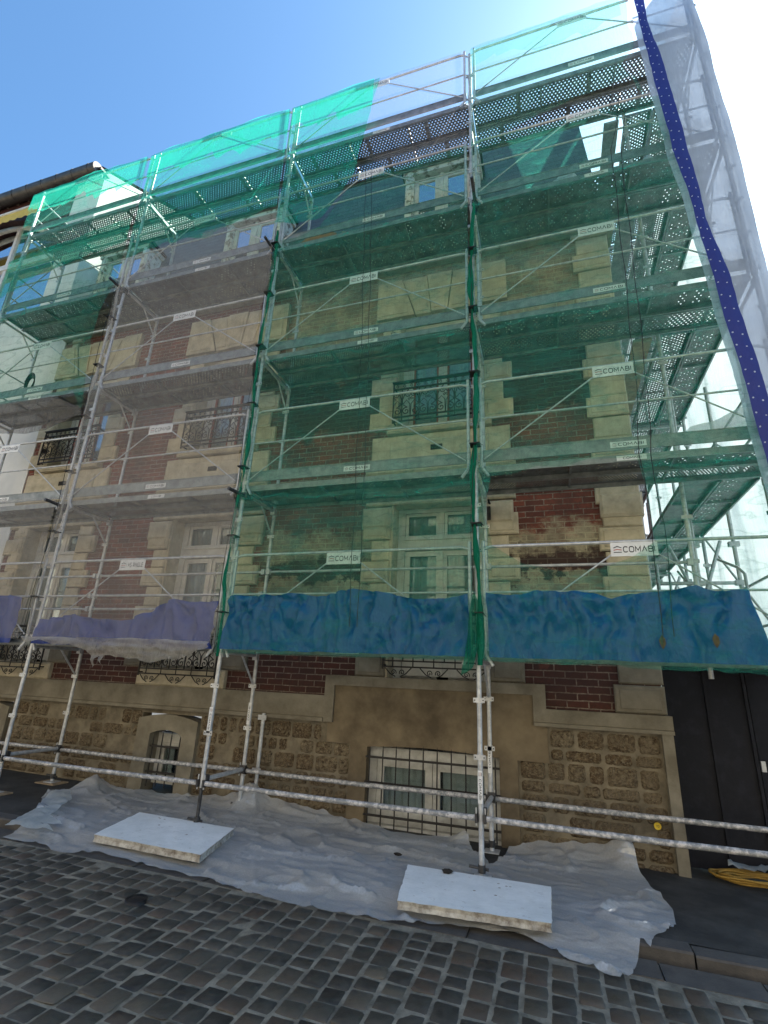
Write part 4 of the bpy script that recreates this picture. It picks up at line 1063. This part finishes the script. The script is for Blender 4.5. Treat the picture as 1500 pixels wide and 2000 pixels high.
sheet('debris_net', wob([(-1.62, 7.4), (-1.2, 7.02), (-.6, 7.0), (-.03, 7.05)], .04, seed=8)+[(-.03, 9.13), (-1.42, 9.13)]+wob([(-1.42, 9.13), (-1.52, 8.5), (-1.6, 7.9), (-1.62, 7.4)], .03, seed=9)[1:-1],
      'net_clear', netdisp(5), .10, y0=YN-.014, label='colourless lilac net on the top level between the torn green net and the tall post', cat='debris net', group='debris nets')
sheet('debris_net', wob([(-5.97, 6.62), (-5.2, 6.70), (-4.3, 6.62), (-3.6, 6.78), (-3.03, 6.88)], .07, .1, seed=10)+[(-3.03, 9.13), (-5.97, 9.13)],
      'net_upper', netdisp(6), .10, y0=YN, label='green net ending in a frayed edge over the attic window of the third bay', cat='debris net', group='debris nets')
sheet('debris_net', wob([(-8.93, 4.1), (-8.6, 3.95), (-7.5, 3.93), (-6.5, 3.92), (-6.3, 3.95), (-6.06, 3.60)], .03, seed=11)+wob([(-6.05, 3.7), (-6.25, 5.0), (-6.20, 5.6), (-6.04, 6.2)], .03, seed=12)+[(-6.03, 9.13), (-8.97, 9.13)]+wob([(-9.0, 9.0), (-8.93, 7.9), (-9.02, 6.8), (-8.90, 5.9), (-8.99, 5.2), (-8.93, 4.1)], .05, seed=13)[:-1],
      'net_green', netdisp(7), .10, y0=YN, label='green debris net over the far left bay in front of the white neighbouring wall', cat='debris net', group='debris nets')
# doubled bands that make the top darker
sheet('debris_net', wob([(-8.9, 6.35), (-8.0, 6.7), (-7.0, 6.85), (-6.03, 7.0)], .06, .1, seed=14)+[(-6.03, 7.55), (-8.95, 7.3)],
      'net_upper', netdisp(8), .10, y0=YN-.03, label='overlapping second green net strip across the far left bay', cat='debris net', group='debris nets')
for i, (a, b, nm) in enumerate(((-8.95, -6.03, 'far left'), (-5.97, -3.03, 'third'), (-2.97, -1.5, 'second'))):
    sheet('debris_net', [(a, 9.12)]+wob([(a, 8.66), ((a*2+b)/3, 8.50), ((a+b)/2, 8.58), ((a+2*b)/3, 8.42), (b, 8.50)], .16, .07, seed=15+i)+[(b, 9.12)],
          'net_bright', netdisp(9+i), .09, y0=YN-.028, label='ragged doubled strip of green net along the top rail of the %s bay' % nm, cat='debris net', group='debris nets')
sheet('debris_net', [(.05, 9.12)]+wob([(.05, 8.7), (.6, 8.78), (1.3, 8.55), (2.1, 8.7)], .16, .07, seed=19)+[(2.1, 9.12)], 'net_pale', netdisp(12), .09, y0=YN-.028, label='ragged doubled strip of pale net along the top rail near the corner', cat='debris net', group='debris nets')
# grey nets
sheet('debris_net', wob([(-5.93, .06), (-5.3, .0), (-4.7, -.04), (-3.9, -.02), (-3.05, .06)], .03, seed=20)+wob([(-2.99, .3), (-3.10, .9), (-2.93, 1.25), (-2.90, 1.66), (-3.04, 1.95), (-3.03, 2.6), (-2.93, 3.2), (-3.03, 3.9), (-3.05, 4.8), (-2.96, 5.5), (-3.02, 6.2)], .03, seed=21)+wob([(-3.02, 6.75), (-4.4, 6.72), (-5.97, 6.6)], .02, seed=22)+wob([(-5.97, 6.5), (-5.95, 4.5), (-6.0, 2.0), (-5.93, .06)], .02, seed=23)[:-1],
      'net_grey', netdisp(13), .09, y0=YN, label='grey white debris net over the third bay from the right', cat='debris net', group='debris nets')
sheet('debris_net', wob([(-8.93, .06), (-7.5, .0), (-6.05, .05)], .03, seed=24)+wob([(-6.15, .3), (-5.98, 1.0), (-6.05, 1.6), (-6.02, 2.1)], .05, seed=25)+[(-8.93, 2.15)],
      'net_grey', netdisp(14), .09, y0=YN, label='grey net low on the far left bay in front of the ground floor window', cat='debris net', group='debris nets')
def foldy(x, z):
    d = math.hypot(x+6.03, (z-3.55)*1.3); a = math.atan2(z-3.55, -(x+6.03)+1e-6)
    return -.02+.03*math.sin(a*26)*math.exp(-d*1.3)+.03*fbm(x*2, z*4)
sheet('debris_net', wob([(-8.93, 3.35), (-8.0, 3.40), (-7.0, 3.28), (-6.55, 3.32), (-6.05, 3.52)], .05, seed=26)+wob([(-6.03, 3.60), (-6.4, 3.78), (-6.8, 3.92), (-8.93, 3.96)], .02, seed=27),
      'net_grey_mid', lambda x, z: foldy(x, z)*.6, .05, y0=YN, label='bunched grey net drawn tight in a band under the third deck at the far left', cat='debris net', group='debris nets')
# frayed white bundle under the first deck
sheet('debris_net', wob([(-5.93, .02), (-5.4, .0), (-5.0, -.05), (-4.78, -.10), (-4.70, -.16), (-4.665, -.27), (-4.64, -.30), (-4.63, -.19), (-4.58, -.15), (-4.53, -.26), (-4.52, -.14), (-4.35, -.13), (-4.1, -.17), (-3.8, -.19), (-3.4, -.12), (-3.03, -.0)], .035, .03, seed=28)+wob([(-3.03, .06), (-4.0, .08), (-5.93, .07)], .01, seed=29),
      'net_grey_dense', lambda x, z: -.03+.018*math.sin(z*70+x*3+3*fbm(x*2, z*3))+.05*fbm(x*4, z*14), .026, y0=YN-.02, label='frayed white net rolled and hanging in rags below the first deck', cat='debris net', group='debris nets')
# gathered net round the posts: one piece each
def gathered(x, z0, z1, mat, lab, seed, rr=.038):
    m = MB(); pts = []; rs = []; z = z0
    while z < z1:
        ph = (z*.5) % 1; k = abs(math.sin(math.pi*z*1.15+seed))
        pts.append((x+.028*math.sin(z*2.2+seed)+.012*fbm(z*3, seed), -.115-.02*k, z)); rs.append(rr*(.35+.85*k*(.6+.4*fbm(z*2.1, seed+4)))); z += .04
    m.tube(pts, rs, mat, 9)
    v = m.v; m.v = [(p[0]+.014*fbm(p[0]*30, p[2]*3, seed), p[1]+.014*fbm(p[0]*30, p[2]*3, seed+5), p[2]) for p in v]
    m.tube([(x-.03+.02*math.sin(3*zz+seed), -.165, z0+(z1-z0)*k/60) for k in range(61) for zz in (z0+(z1-z0)*k/60,)], .004, 'black', 4)
    zz = z0+.5
    while zz < z1: m.box((x-.055, -.185, zz-.006), (x+.06, -.06, zz+.006), 'black'); m.tube([(x+.05, -.16, zz), (x+.09, -.19, zz-.04)], .004, 'black', 4); zz += .93
    m.build('gathered_net', label=lab, cat='debris net', group='net edges bundled round the posts')
gathered(.012, -.1, 5.9, 'net_dense', 'twisted green net edge laced up the tall post between the two right bays', 1)
gathered(-2.975, -.1, 6.3, 'net_dense', 'green net edge laced up the post where green and grey nets meet', 2, .024)
gathered(-5.985, .1, 6.0, 'net_grey_dense', 'pale net edge laced up the post between the grey bays', 3, .02)
sheet('net_remnant', wob([(-.14, -.20), (-.02, -.12), (.0, -.02), (.045, .2), (.03, .5), (-.02, .62), (-.05, .4), (-.10, .05), (-.14, -.20)], .03, .04, seed=41)[:-1], 'net_scrap', lambda x, z: -.03+.03*math.sin(x*60+z*4)+.02*fbm(x*9, z*3), .022, y0=YN-.01,
      label='dark green net scrap round the foot of the tall post at the first deck', cat='net scrap')
# twin black cords
for i, pts in enumerate(([(-1.54, 6.93), (-1.46, 5.0), (-1.41, 3.69), (-1.36, 1.8), (-1.33, .1)], [(1.80, 7.0), (1.88, 6.64), (1.76, 6.1), (1.72, 4.11), (1.68, 2.6), (1.63, 1.94), (1.66, 1.2), (1.62, .1)])):
    m = MB()
    for d in (0, .10):
        pp = []
        for p, q in zip(pts, pts[1:]):
            for k in range(12):
                t_ = k/12; X = p[0]+(q[0]-p[0])*t_+d; Z = p[1]+(q[1]-p[1])*t_; pp.append((X+.008*math.sin(Z*5+d*30), -.195, Z))
        m.tube(pp, .004, 'black', 5)
    m.build('lacing_cord', label=['twin black cords running down the middle of the second bay over the green net', 'twin black cords running down the green net beside the torn hole at the right'][i], cat='cord', group='black lacing cords on the green nets')

# ================================================================== TARPS
def tarp(x0, x1, top_pts, mat, lab, seed, ties, zbot=-.02):
    out_ = wob([(x0, zbot), (x1, zbot)], .012, seed=seed)+wob(list(reversed(top_pts)), .02, .07, seed=seed+1)
    def d(x, z):
        s_ = 0
        for tx, tz, a_ in ties:
            dx, dz = x-tx, z-tz; r_ = math.hypot(dx, dz); th = math.atan2(dx, -dz)
            s_ += a_*(1-2*abs(math.sin(th*5+seed+tx+.8*fbm(x*2, z*2, seed, 2))))*min(1, r_*4)*math.exp(-r_*2.0)
        v = fbm(x*3+seed, z*3, seed, 4)
        xx = x+.10*fbm(x*2, z*2.5, seed, 2); vf = fbm(xx*4.2, z*.8, seed, 2); e = .070*s_+.02*v+.065*(1-5*abs(vf))*(.4+.6*min(1, z*2.5))-.022*abs(fbm(x*8, z*5, seed+3, 2))+.01
        tr_ = sum(.9*max(0, 1-7*abs(math.sin((math.atan2(x-tx, tz-z)+.15*fbm(x*3, z*3, 1, 2))*3+tx)))*math.exp(-2.2*math.hypot(x-tx, z-tz))*min(1, 6*math.hypot(x-tx, z-tz)) for tx, tz, a_ in ties)
        return -.014+.042*math.tanh((e-.035*tr_)/.045)
        return -.02+.085*s_+.055*v-.05*abs(fbm(x*4.5, z*4.5, seed, 3))-.03*max(0, .35-abs(z-.25))*math.sin(x*2.1+seed)
    return sheet('tarpaulin', out_, mat, d, .028, y0=-.105, seed=seed, label=lab, cat='tarpaulin', group='tarpaulins round the first deck')
for o in (tarp(.12, 2.47, [(.10, .60), (.35, .57), (.6, .62), (.84, .61), (1.1, .60), (1.25, .53), (1.4, .58), (1.7, .61), (1.95, .64), (2.1, .60), (2.37, .61), (2.40, .3)], 'tarp_teal', 'long teal blue tarpaulin on the first deck at the right corner, with two dead leaves', 1, [(.15, .6, 1), (.84, .62, 1), (1.5, .6, 1), (2.35, .6, 1), (1.9, .62, .7)]),
          tarp(-2.93, -.06, [(-2.90, .60), (-2.5, .58), (-2.1, .62), (-1.7, .59), (-1.32, .66), (-.9, .60), (-.62, .53), (-.3, .55), (-.08, .59)], 'tarp_teal', 'creased blue tarpaulin hung along the first deck between the two laced posts', 2, [(-2.85, .6, 1), (-2.35, .6, .9), (-.9, .62, 1), (-.15, .58, 1.1), (-1.5, .65, .6)]),
          tarp(-5.90, -3.06, [(-5.85, .30), (-5.5, .32), (-5.2, .36), (-4.8, .30), (-4.4, .29), (-4.05, .38), (-3.72, .56), (-3.45, .52), (-3.08, .54)], 'tarp', 'violet blue tarpaulin sagging behind the grey net, pulled up to the brace', 3, [(-3.72, .62, 1.3), (-5.25, .4, 1), (-3.1, .5, .8)])):
    pass
tarp(-7.25, -6.28, [(-7.25, .62), (-7.0, .66), (-6.8, .60), (-6.5, .64), (-6.3, .60)], 'tarp', 'small bright blue tarpaulin piece taped up low on the far left bay', 4, [(-6.9, .6, 1)])
tarp(-8.95, -7.45, [(-8.95, .55), (-8.3, .60), (-7.7, .62), (-7.47, .50)], 'tarp', 'blue tarpaulin at the left photo edge on the first deck', 5, [(-8.0, .6, 1)])
for i, (x, z) in enumerate(((1.62, .14), (2.03, .16))):
    m = MB(); s_ = .045
    m.add([(x, -.19, z-s_*1.3), (x+s_*.6, -.195, z-.2*s_), (x+s_*.5, -.20, z+s_*.8), (x, -.19, z+s_*1.5), (x-s_*.6, -.195, z+.5*s_), (x-s_*.45, -.20, z-.5*s_)], [(0, 1, 2, 3), (0, 3, 4, 5)], 'dead_leaf')
    m.v = [(p[0], p[1]+.0, p[2]) for p in m.v]
    m.build('dead_leaf', label=['dark curled dead leaf caught against the cords over the blue tarpaulin', 'olive brown dead leaf lying on the blue tarpaulin at the right'][i], cat='leaf', group='dead leaves on the tarpaulin')

# ================================================================== WHITE CORNER SHEETING
hemx = [(-.1, 2.83), (1.77, 2.71), (3.25, 2.625), (4.71, 2.54), (6.30, 2.425), (8.65, 2.335), (9.9, 2.31)]
def hx(z):
    for (a, p), (b, q) in zip(hemx, hemx[1:]):
        if z <= b: return p+(q-p)*(z-a)/(b-a)
    return hemx[-1][1]
m = MB(); nu, nv = 26, 200; vs = []; uvs = []
zt, zb_ = 9.75, -.1
def shp(u, z):
    """u 0..1 across the front panel, 1..2 back along the side"""
    w_ = .006*math.sin(z*5+1)+.014*fbm(z*1.5, 2)
    if u <= 1:
        x0 = hx(z)+w_-.10; x1 = 3.04-.07*max(0, (z-6.2)/2.3)+.008*math.sin(z*2.7)+.012*fbm(z*1.1, 7)
        return (x0+(x1-x0)*u, -.165-.02*math.sin(u*math.pi)-.035*fbm(u*3, z*1.5, 3)*math.sin(u*math.pi)-.02*u, z)
    t_ = u-1; y = -.185+t_*9.2
    x = 3.04-.07*max(0, (z-6.2)/2.3)+.008*math.sin(z*2.7)+.012*fbm(z*1.1, 7)+.12*min(1, t_*18)+.05*math.sin(y*5.5+.6*math.sin(z))*min(1, t_*12)+.07*fbm(y*1.5, z*.4, 5)*min(1, t_*8)
    return (x, y, z)
us = [k/12 for k in range(13)]+[1+k/120 for k in range(1, 121)]
for z_i in range(nv+1):
    z = zb_+(zt-zb_)*z_i/nv
    for u in us: vs.append(shp(u, z if u <= 1 else z+.0))
n_ = len(us)
fs = [(j*n_+i, j*n_+i+1, (j+1)*n_+i+1, (j+1)*n_+i) for j in range(nv) for i in range(n_-1)]
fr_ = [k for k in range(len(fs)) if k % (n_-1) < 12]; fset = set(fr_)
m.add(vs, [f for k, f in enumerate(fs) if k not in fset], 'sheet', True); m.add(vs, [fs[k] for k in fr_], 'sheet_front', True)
sh = m.build('corner_sheeting', label='tall translucent white sheeting wrapped round the right corner of the scaffold', cat='sheeting', fix=False)
m = MB(); vs = []; fs = []; uv = []
for j in range(nv+1):
    z = zb_+(zt-zb_)*j/nv
    for k in range(5):
        u = k/4; w_ = .006*math.sin(z*5+1)+.014*fbm(z*1.5, 2)
        vs.append((hx(z)+w_-.045+.150*u*(1-.35*abs(math.sin(z*.9+.4))**6), -.215-.012*math.sin(u*math.pi)-.01*fbm(u*4, z*5), z))
for j in range(nv):
    for k in range(4):
        fs.append((j*5+k, j*5+k+1, (j+1)*5+k+1, (j+1)*5+k)); z0 = (zt-zb_)*j/nv/.155; z1 = (zt-zb_)*(j+1)/nv/.155
        uv.append([(k/4, z0), ((k+1)/4, z0), ((k+1)/4, z1), (k/4, z1)])
m.add(vs, fs, 'hem', True, uv); m.build('hem', sh, fix=False, label='dark blue eyelet hem with two rows of white dots')

# ================================================================== GROUND FILM, BOARDS
film = [(-4.49, -.97), (-4.60, -.62), (-4.95, -.15), (-5.30, .10), (-5.60, .42), (-5.45, .55), (-5.30, .75), (-5.0, 1.02), (-4.5, 1.05), (-3.6, 1.02), (-3.2, 1.0), (-2.4, 1.03), (-1.6, 1.02), (-.9, .98), (-.35, 1.03),
        (-.22, .78), (-.02, .52), (.02, .42), (.06, .50), (.12, .66), (.16, .90), (.45, 1.04), (.9, 1.03), (1.31, 1.05), (1.36, .75), (1.42, .45), (1.50, .1), (1.46, -.25), (1.36, -.42), (1.27, -.52), (1.22, -.68), (1.17, -.60), (1.13, -.78), (1.06, -1.02), (.97, -1.13), (.88, -1.10), (.70, -.98), (.45, -.84), (.1, -.83), (-.2, -.90), (-.48, -1.03),
        (-.75, -1.05), (-1.2, -1.06), (-1.55, -1.04), (-1.95, -1.0), (-2.3, -.96), (-2.55, -.95), (-2.9, -.92), (-3.4, -.90), (-3.65, -1.02), (-3.80, -1.03), (-3.95, -.93), (-4.2, -.98)]
def fz(x, y):
    tt = max(0, min(1, (-.60-y)/.28)); g = GZ(x)+.012-.050*tt*tt*(3-2*tt)
    edge = max(0, y-.55)
    def cr(u, v_, sd_, k=5.0): return max(0.0, 1-k*abs(fbm(u, v_, sd_, 2)))**1.6
    bx = x+.25*fbm(x*1.5, y*1.5, 31, 2); by = y+.12*fbm(x*1.5, y*1.5, 37, 2)
    h = .036*cr(bx*.55, by*1.7+bx*.3, 2, 7)+.022*cr(bx*1.0-by*.9, by*2.4, 9, 8)+.012*cr(bx*2.2+by, by*3.6, 5, 8)+.012*max(0, fbm(x*.8, y*1.1, 6, 1))
    for px, py, a_, s_ in ((-2.95, .92, .20, .16), (-.25, .95, .12, .15), (-5.2, .72, .16, .18), (1.3, .98, .16, .14), (-4.8, -.4, .07, .22), (.0, .05, .04, .12)):
        h += a_*math.exp(-((x-px)**2+(y-py)**2)/s_**2)
    for bx0, bx1 in ((-3.8, -2.35), (-.62, .60)):
        if bx0-.12 < x < bx1+.12 and -.92 < y < .10: h = min(h, .010)
    return g+max(h, 0)+.55*edge**2*(.5+.5*math.sin(x*1.7))
sheet('plastic_sheet', wob(film+[film[0]], .05, .07, seed=31)[:-1], 'film', fz, .024, plane='xy', seed=8, label='crumpled translucent plastic sheet spread over the pavement under the scaffold', cat='plastic sheet')
sheet('plastic_sheet', [(-4.47, -1.0), (-4.75, -.45), (-5.15, .02), (-5.32, .28), (-5.12, .30), (-4.8, .05), (-4.62, -.2), (-4.42, -.55), (-4.05, -.72), (-4.25, -.80), (-3.95, -.90)], 'bagfilm', lambda x, y: GZ(x)+.075+.05*abs(fbm(x*4, y*4, 2, 3))-.03*max(0, -y-.6), .04, plane='xy', seed=9,
      label='brighter folded flap of plastic film at the left end of the sheet', cat='plastic sheet')
def board(name, c4, zt_, thk, lab, nmat, seed, tilt=(0, 0)):
    m = MB(); rnd = random.Random(seed); P = [Vector((p[0], p[1])) for p in c4]; n = 26; loop = []
    for i in range(4):
        a, b = P[i], P[(i+1) % 4]
        nn = n if (b-a).length > .9 else 14
        for k in range(nn):
            t_ = k/nn; q = a.lerp(b, t_); nr = Vector(((b-a).y, -(b-a).x)).normalized()
            e = (.012 if i in (2, 3) else .005)*fbm(q.x*11, q.y*11, seed, 4)
            loop.append(q+nr*e)
    L_ = len(loop); zf = lambda p: zt_+tilt[0]*(p.x-P[0].x)+tilt[1]*(p.y-P[0].y)
    c = sum(loop, Vector((0, 0)))/L_
    v = [(p.x, p.y, zf(p)) for p in loop]+[(c.x+(p.x-c.x)*.985, c.y+(p.y-c.y)*.98, zf(p)-thk*.5) for p in loop]+[(p.x+.006*fbm(p.x*20, p.y*20), p.y, zf(p)-thk) for p in loop]
    m.add(v[:L_], [tuple(range(L_))], 'board')
    m.add(v, [(i, (i+1) % L_, (i+1) % L_+L_, i+L_) for i in range(L_)]+[(i+L_, (i+1) % L_+L_, (i+1) % L_+2*L_, i+2*L_) for i in range(L_)], 'boardedge')
    for k in range(7):
        q = P[0].lerp(P[1], rnd.uniform(.1, .95)).lerp(P[3].lerp(P[2], .5), rnd.uniform(.05, .6)); m.lathe([(.001, .0015), (rnd.uniform(.004, .011), .0015), (.012, 0)], (q.x, q.y, zf(q)), 'boardedge', 7)
    return m.build('insulation_board', label=lab, cat='board', group='white boards lying on the plastic')
board('b', [(-3.78, .03), (-2.52, -.02), (-2.32, -.84), (-3.56, -.80)], GZ(-3)+.075, .06, 'white board with a crumbling lower edge, at the foot of the second post', 0, 4)
board('b', [(-.64, -.13), (.58, -.11), (.585, -.83), (-.515, -.92)], GZ(0)+.072, .055, 'white board bearing a mortar lump at the foot of the tall right post', 0, 6)
def lump(name, c, s_, mat, lab, cat, seed):
    m = MB(); bm = bmesh.new(); bmesh.ops.create_icosphere(bm, subdivisions=3, radius=1)
    m.add([(c[0]+v.co.x*s_[0]*(1+.35*fbm(v.co.x*2, v.co.y*2, v.co.z*2+seed)), c[1]+v.co.y*s_[1]*(1+.35*fbm(v.co.y*2, v.co.z*2, seed)), c[2]+v.co.z*s_[2]*(1+.4*fbm(v.co.z*3, v.co.x*3, seed))) for v in bm.verts], [tuple(x.index for x in f.verts) for f in bm.faces], mat, False)
    bm.free(); return m.build(name, label=lab, cat=cat)
lump('mortar_lump', (-.27, -.19, GZ(0)+.088), (.045, .03, .018), 'dirt', 'dark lump of mortar lying on the white right hand board', 'rubble', 2)
lump('rubble_chip', (-.80, .10, GZ(-1)+.06), (.04, .02, .012), 'dirt', 'small dark chip on the plastic sheet left of the tall post', 'rubble', 5)

# ================================================================== RIGHT SIDE: HOARDING, HOSES, PLANTS
mb = MB(); mb.box((1.86, 1.42, -1.93), (2.66, 1.46, .05), 'navy')
for x in (1.87, 2.26, 2.63): mb.box((x, 1.395, -1.93), (x+.03, 1.418, .05), 'navy')
mb.box((1.86, 1.39, -.02), (2.66, 1.394, .05), 'navy')
mb.build('hoarding_panel', label='dark navy metal site gate panel between the house corner and the side yard', cat='gate')
mb = MB(); mb.box((2.70, 1.50, -1.95), (3.75, 1.54, .0), 'navy'); mb.box((2.70, 1.47, -1.0), (2.74, 1.498, -.9), 'steel')
mb.build('hoarding_panel', label='second dark gate leaf with a bolt at the right photo edge', cat='gate')
mb = MB(); rnd = random.Random(3)
for k in range(6):
    r_ = .20+.022*k; pts = []
    for i in range(41):
        a = 2*math.pi*i/40; pts.append((2.46+r_*1.45*math.cos(a)+.01*math.sin(a*3+k), 1.16+r_*.55*math.sin(a), GZ(2.4)+.02+.016*(k % 3)+.006*math.sin(a*5+k)))
    mb.tube(pts, .011, 'yellow_hose', 6, False)
mb.build('hose_coil', label='coil of yellow hose on the ground before the navy gate', cat='hose')
sheet('film_scrap', [(2.2, 1.22), (2.7, 1.18), (2.75, 1.36), (2.25, 1.38)], 'bagfilm', lambda x, y: GZ(2.4)+.09+.09*abs(fbm(x*5, y*5, 3)), .04, plane='xy', label='scrunched clear film behind the yellow hose', cat='plastic scrap')
def foliage(m, c, R, n, mats, size, seed, flat=1.0):
    rnd = random.Random(seed); cl = [(Vector((rnd.gauss(0, .5), rnd.gauss(0, .5), rnd.gauss(0, .42)*flat)), rnd.uniform(.25, .5)) for _ in range(18)]
    for k in range(n):
        cc, rr = rnd.choice(cl); p = Vector((c[0], c[1], c[2]))+Vector(((cc.x+rnd.gauss(0, rr*.45))*R[0], (cc.y+rnd.gauss(0, rr*.45))*R[1], (cc.z+rnd.gauss(0, rr*.45))*R[2]))
        a = Vector((rnd.gauss(0, 1), rnd.gauss(0, 1), rnd.gauss(0, 1))).normalized(); b = a.orthogonal().normalized(); s_ = size*rnd.uniform(.6, 1.4)
        m.add([p-a*s_, p+b*s_*.45, p+a*s_, p-b*s_*.45], [(0, 1, 2, 3)], rnd.choice(mats))
def tree(c, h, R, lab, seed, mats, n=5000, size=.09):
    t_ = thing('tree', lab, 'tree', 'trees behind the side scaffold'); m = MB(); rnd = random.Random(seed)
    m.tube([(c[0], c[1], -2.1), (c[0]+.1, c[1], h*.4), (c[0]-.05, c[1]+.1, h)], .16, 'bark', 9, r2=.05)
    for k in range(14):
        a = rnd.uniform(0, 6.28); z = h*rnd.uniform(.05, .8); l = rnd.uniform(.5, 1.0)
        m.tube([(c[0], c[1], z), (c[0]+math.cos(a)*R[0]*l*.5, c[1]+math.sin(a)*R[1]*l*.5, z+.5), (c[0]+math.cos(a)*R[0]*l, c[1]+math.sin(a)*R[1]*l, z+1.2)], .05, 'bark', 6, r2=.012)
    m.build('trunk', t_); m = MB(); foliage(m, (c[0], c[1], h), R, n, mats, size, seed); m.build('crown', t_, fix=False)
tree((4.3, 13.0), 3.2, (2.0, 2.0, 2.2), 'autumn tree with yellow leaves seen under the side scaffold decks', 2, ['leaf', 'leaf', 'leaf', 'leaf_yellow'])
tree((7.5, 17.0), 3.0, (2.6, 2.4, 2.2), 'dark green tree farther back behind the yellow leaved one', 5, ['leaf'])
mb = MB(); foliage(mb, (3.3, 1.9, -.35), (.6, .3, .4), 900, ['leaf'], .035, 8); mb.tube([(3.3, 1.95, -1.95), (3.28, 1.9, -.4)], .02, 'bark', 6)
mb.build('ivy_bush', label='dark ivy above the gate at the right photo edge', cat='bush', fix=False)

# ================================================================== THINGS ON THE DECKS
def bucket(c, s_, lab, upside=False):
    m = MB(); p = [(.001, 0), (.13, 0), (.155, .26), (.165, .26), (.165, .285), (.150, .285), (.125, .01)]
    if upside: p = [(r, .285-z) for r, z in p]
    m.lathe([(r*s_, z*s_) for r, z in p], c, 'pvc', 24); return m.build('bucket', label=lab, cat='bucket')
m = MB(); c = (-1.10, .42, 4.05)
m.lathe([(.22, 0), (.235, .10), (.235, .14), (.20, .19), (.10, .22), (.001, .225)], c, 'pvc', 26); m.tube([(c[0]-.22, c[1], c[2]+.12), (c[0]-.05, c[1]-.16, c[2]+.26), (c[0]+.2, c[1]-.05, c[2]+.14)], .006, 'steel_dark', 5)
m.build('bucket', label='round white tub with its lid on, standing on the third deck', cat='bucket')
bucket((2.80, .25, .05), .62, 'small white pot on the first deck beyond the end of the blue tarpaulin')
m = MB(); m.prism([(-2.86, 6.06), (-2.20, 6.06), (-2.18, 6.42), (-2.52, 6.60), (-2.84, 6.36)], .28, .31, 'orange'); m.build('board', label='orange board leaning on the fourth deck under the torn net', cat='board')
m = MB(); m.prism([(-2.14, 6.06), (-1.66, 6.06), (-1.70, 6.34), (-2.12, 6.52)], .36, .38, 'wood'); m.build('board', label='pale timber offcut beside the orange board on the fourth deck', cat='board')
def bag(c, s_, seed, lab, mat='bagfilm'):
    m = MB(); bm = bmesh.new(); bmesh.ops.create_icosphere(bm, subdivisions=4, radius=1); vs = []
    for v in bm.verts:
        p = v.co; k = 1+.30*fbm(p.x*2.2+seed, p.y*2.2, p.z*2.2, 4)-.12*abs(fbm(p.x*6, p.y*6, p.z*6+seed, 2)); z = max(p.z*k, -.55)
        tp = max(0, z-.3); vs.append((c[0]+p.x*k*s_[0]*(1-.7*tp), c[1]+p.y*k*s_[1]*(1-.7*tp), c[2]+(z+.55)*s_[2]))
    m.add(vs, [tuple(x.index for x in f.verts) for f in bm.faces], mat, True); bm.free()
    return m.build('plastic_bag', label=lab, cat='bag', group='plastic sacks on the attic deck')
bag((1.25, .35, 6.05), (.20, .16, .34), 1, 'tied translucent sack standing on the attic deck beside the opening')
bag((1.48, .40, 6.05), (.16, .14, .18), 3, 'small slumped sack leaning on the tied one')
bag((2.30, .45, 6.05), (.22, .18, .36), 5, 'crumpled film bundle on the attic deck by the spotted hem')
bag((.62, .35, 6.05), (.22, .14, .08), 7, 'flat folded film on the attic deck near the tall post')
sheet('film_wrap', [(2.05, 2.20), (2.20, 2.36), (2.40, 2.38), (2.68, 2.52), (2.74, 2.22), (2.4, 2.20), (2.2, 2.21)], 'bagfilm', lambda x, z: .05*fbm(x*4, z*4), .05, y0=.12, label='pale film draped on the second deck end near the white sheeting', cat='plastic scrap')
m = MB()
for k in range(5):
    r_ = .15+.012*k; m.tube([(-8.80+.02*k+r_*.6*math.cos(a*.3), .74-.02*k, 4.95+r_*math.sin(a*.3)) for a in range(22)], .011, 'black', 5, False)
m.build('cable_coil', label='coil of black cable hung on the inner post at the far left', cat='cable')

# ================================================================== UNSEEN HOUSE ROW BEHIND THE CAMERA, added to bounce warm light and block low sky
op = thing('unseen_house_row', 'unseen pale house row across the street, added to bounce warm light', 'house')
mb = MB(); gb = MB(); Y0 = -11.0
zs = [-2.05, -1.0, 1.3, 2.4, 4.6, 5.6, 7.4, 8.6]
wx = [-46+2.6*k for k in range(25)]
for z0, z1 in zip(zs, zs[1:]):
    if (z0, z1) in ((-1.0, 1.3), (2.4, 4.6), (5.6, 7.4)):
        x = -48
        for c in wx+[None]:
            e = 18 if c is None else c-.6
            mb.box((x, Y0-.4, z0), (e, Y0, z1), 'opp_wall')
            if c is not None:
                x = c+.6; gb.box((c-.6, Y0-.22, z0), (c+.6, Y0-.20, z1), 'glass'); gb.box((c-.03, Y0-.19, z0), (c+.03, Y0-.15, z1), 'white_paint')
    else: mb.box((-48, Y0-.4, z0), (18, Y0, z1), 'opp_wall')
mb.box((-48, Y0-3, -2.05), (18, Y0-2.9, 8.6), 'room')
mb.build('wall', op); gb.build('window', op)
mb = MB(); mb.add([(-48, Y0+.3, 8.6), (18, Y0+.3, 8.6), (18, Y0-5, 11.5), (-48, Y0-5, 11.5)], [(0, 1, 2, 3)], 'zinc'); mb.build('roof', op)
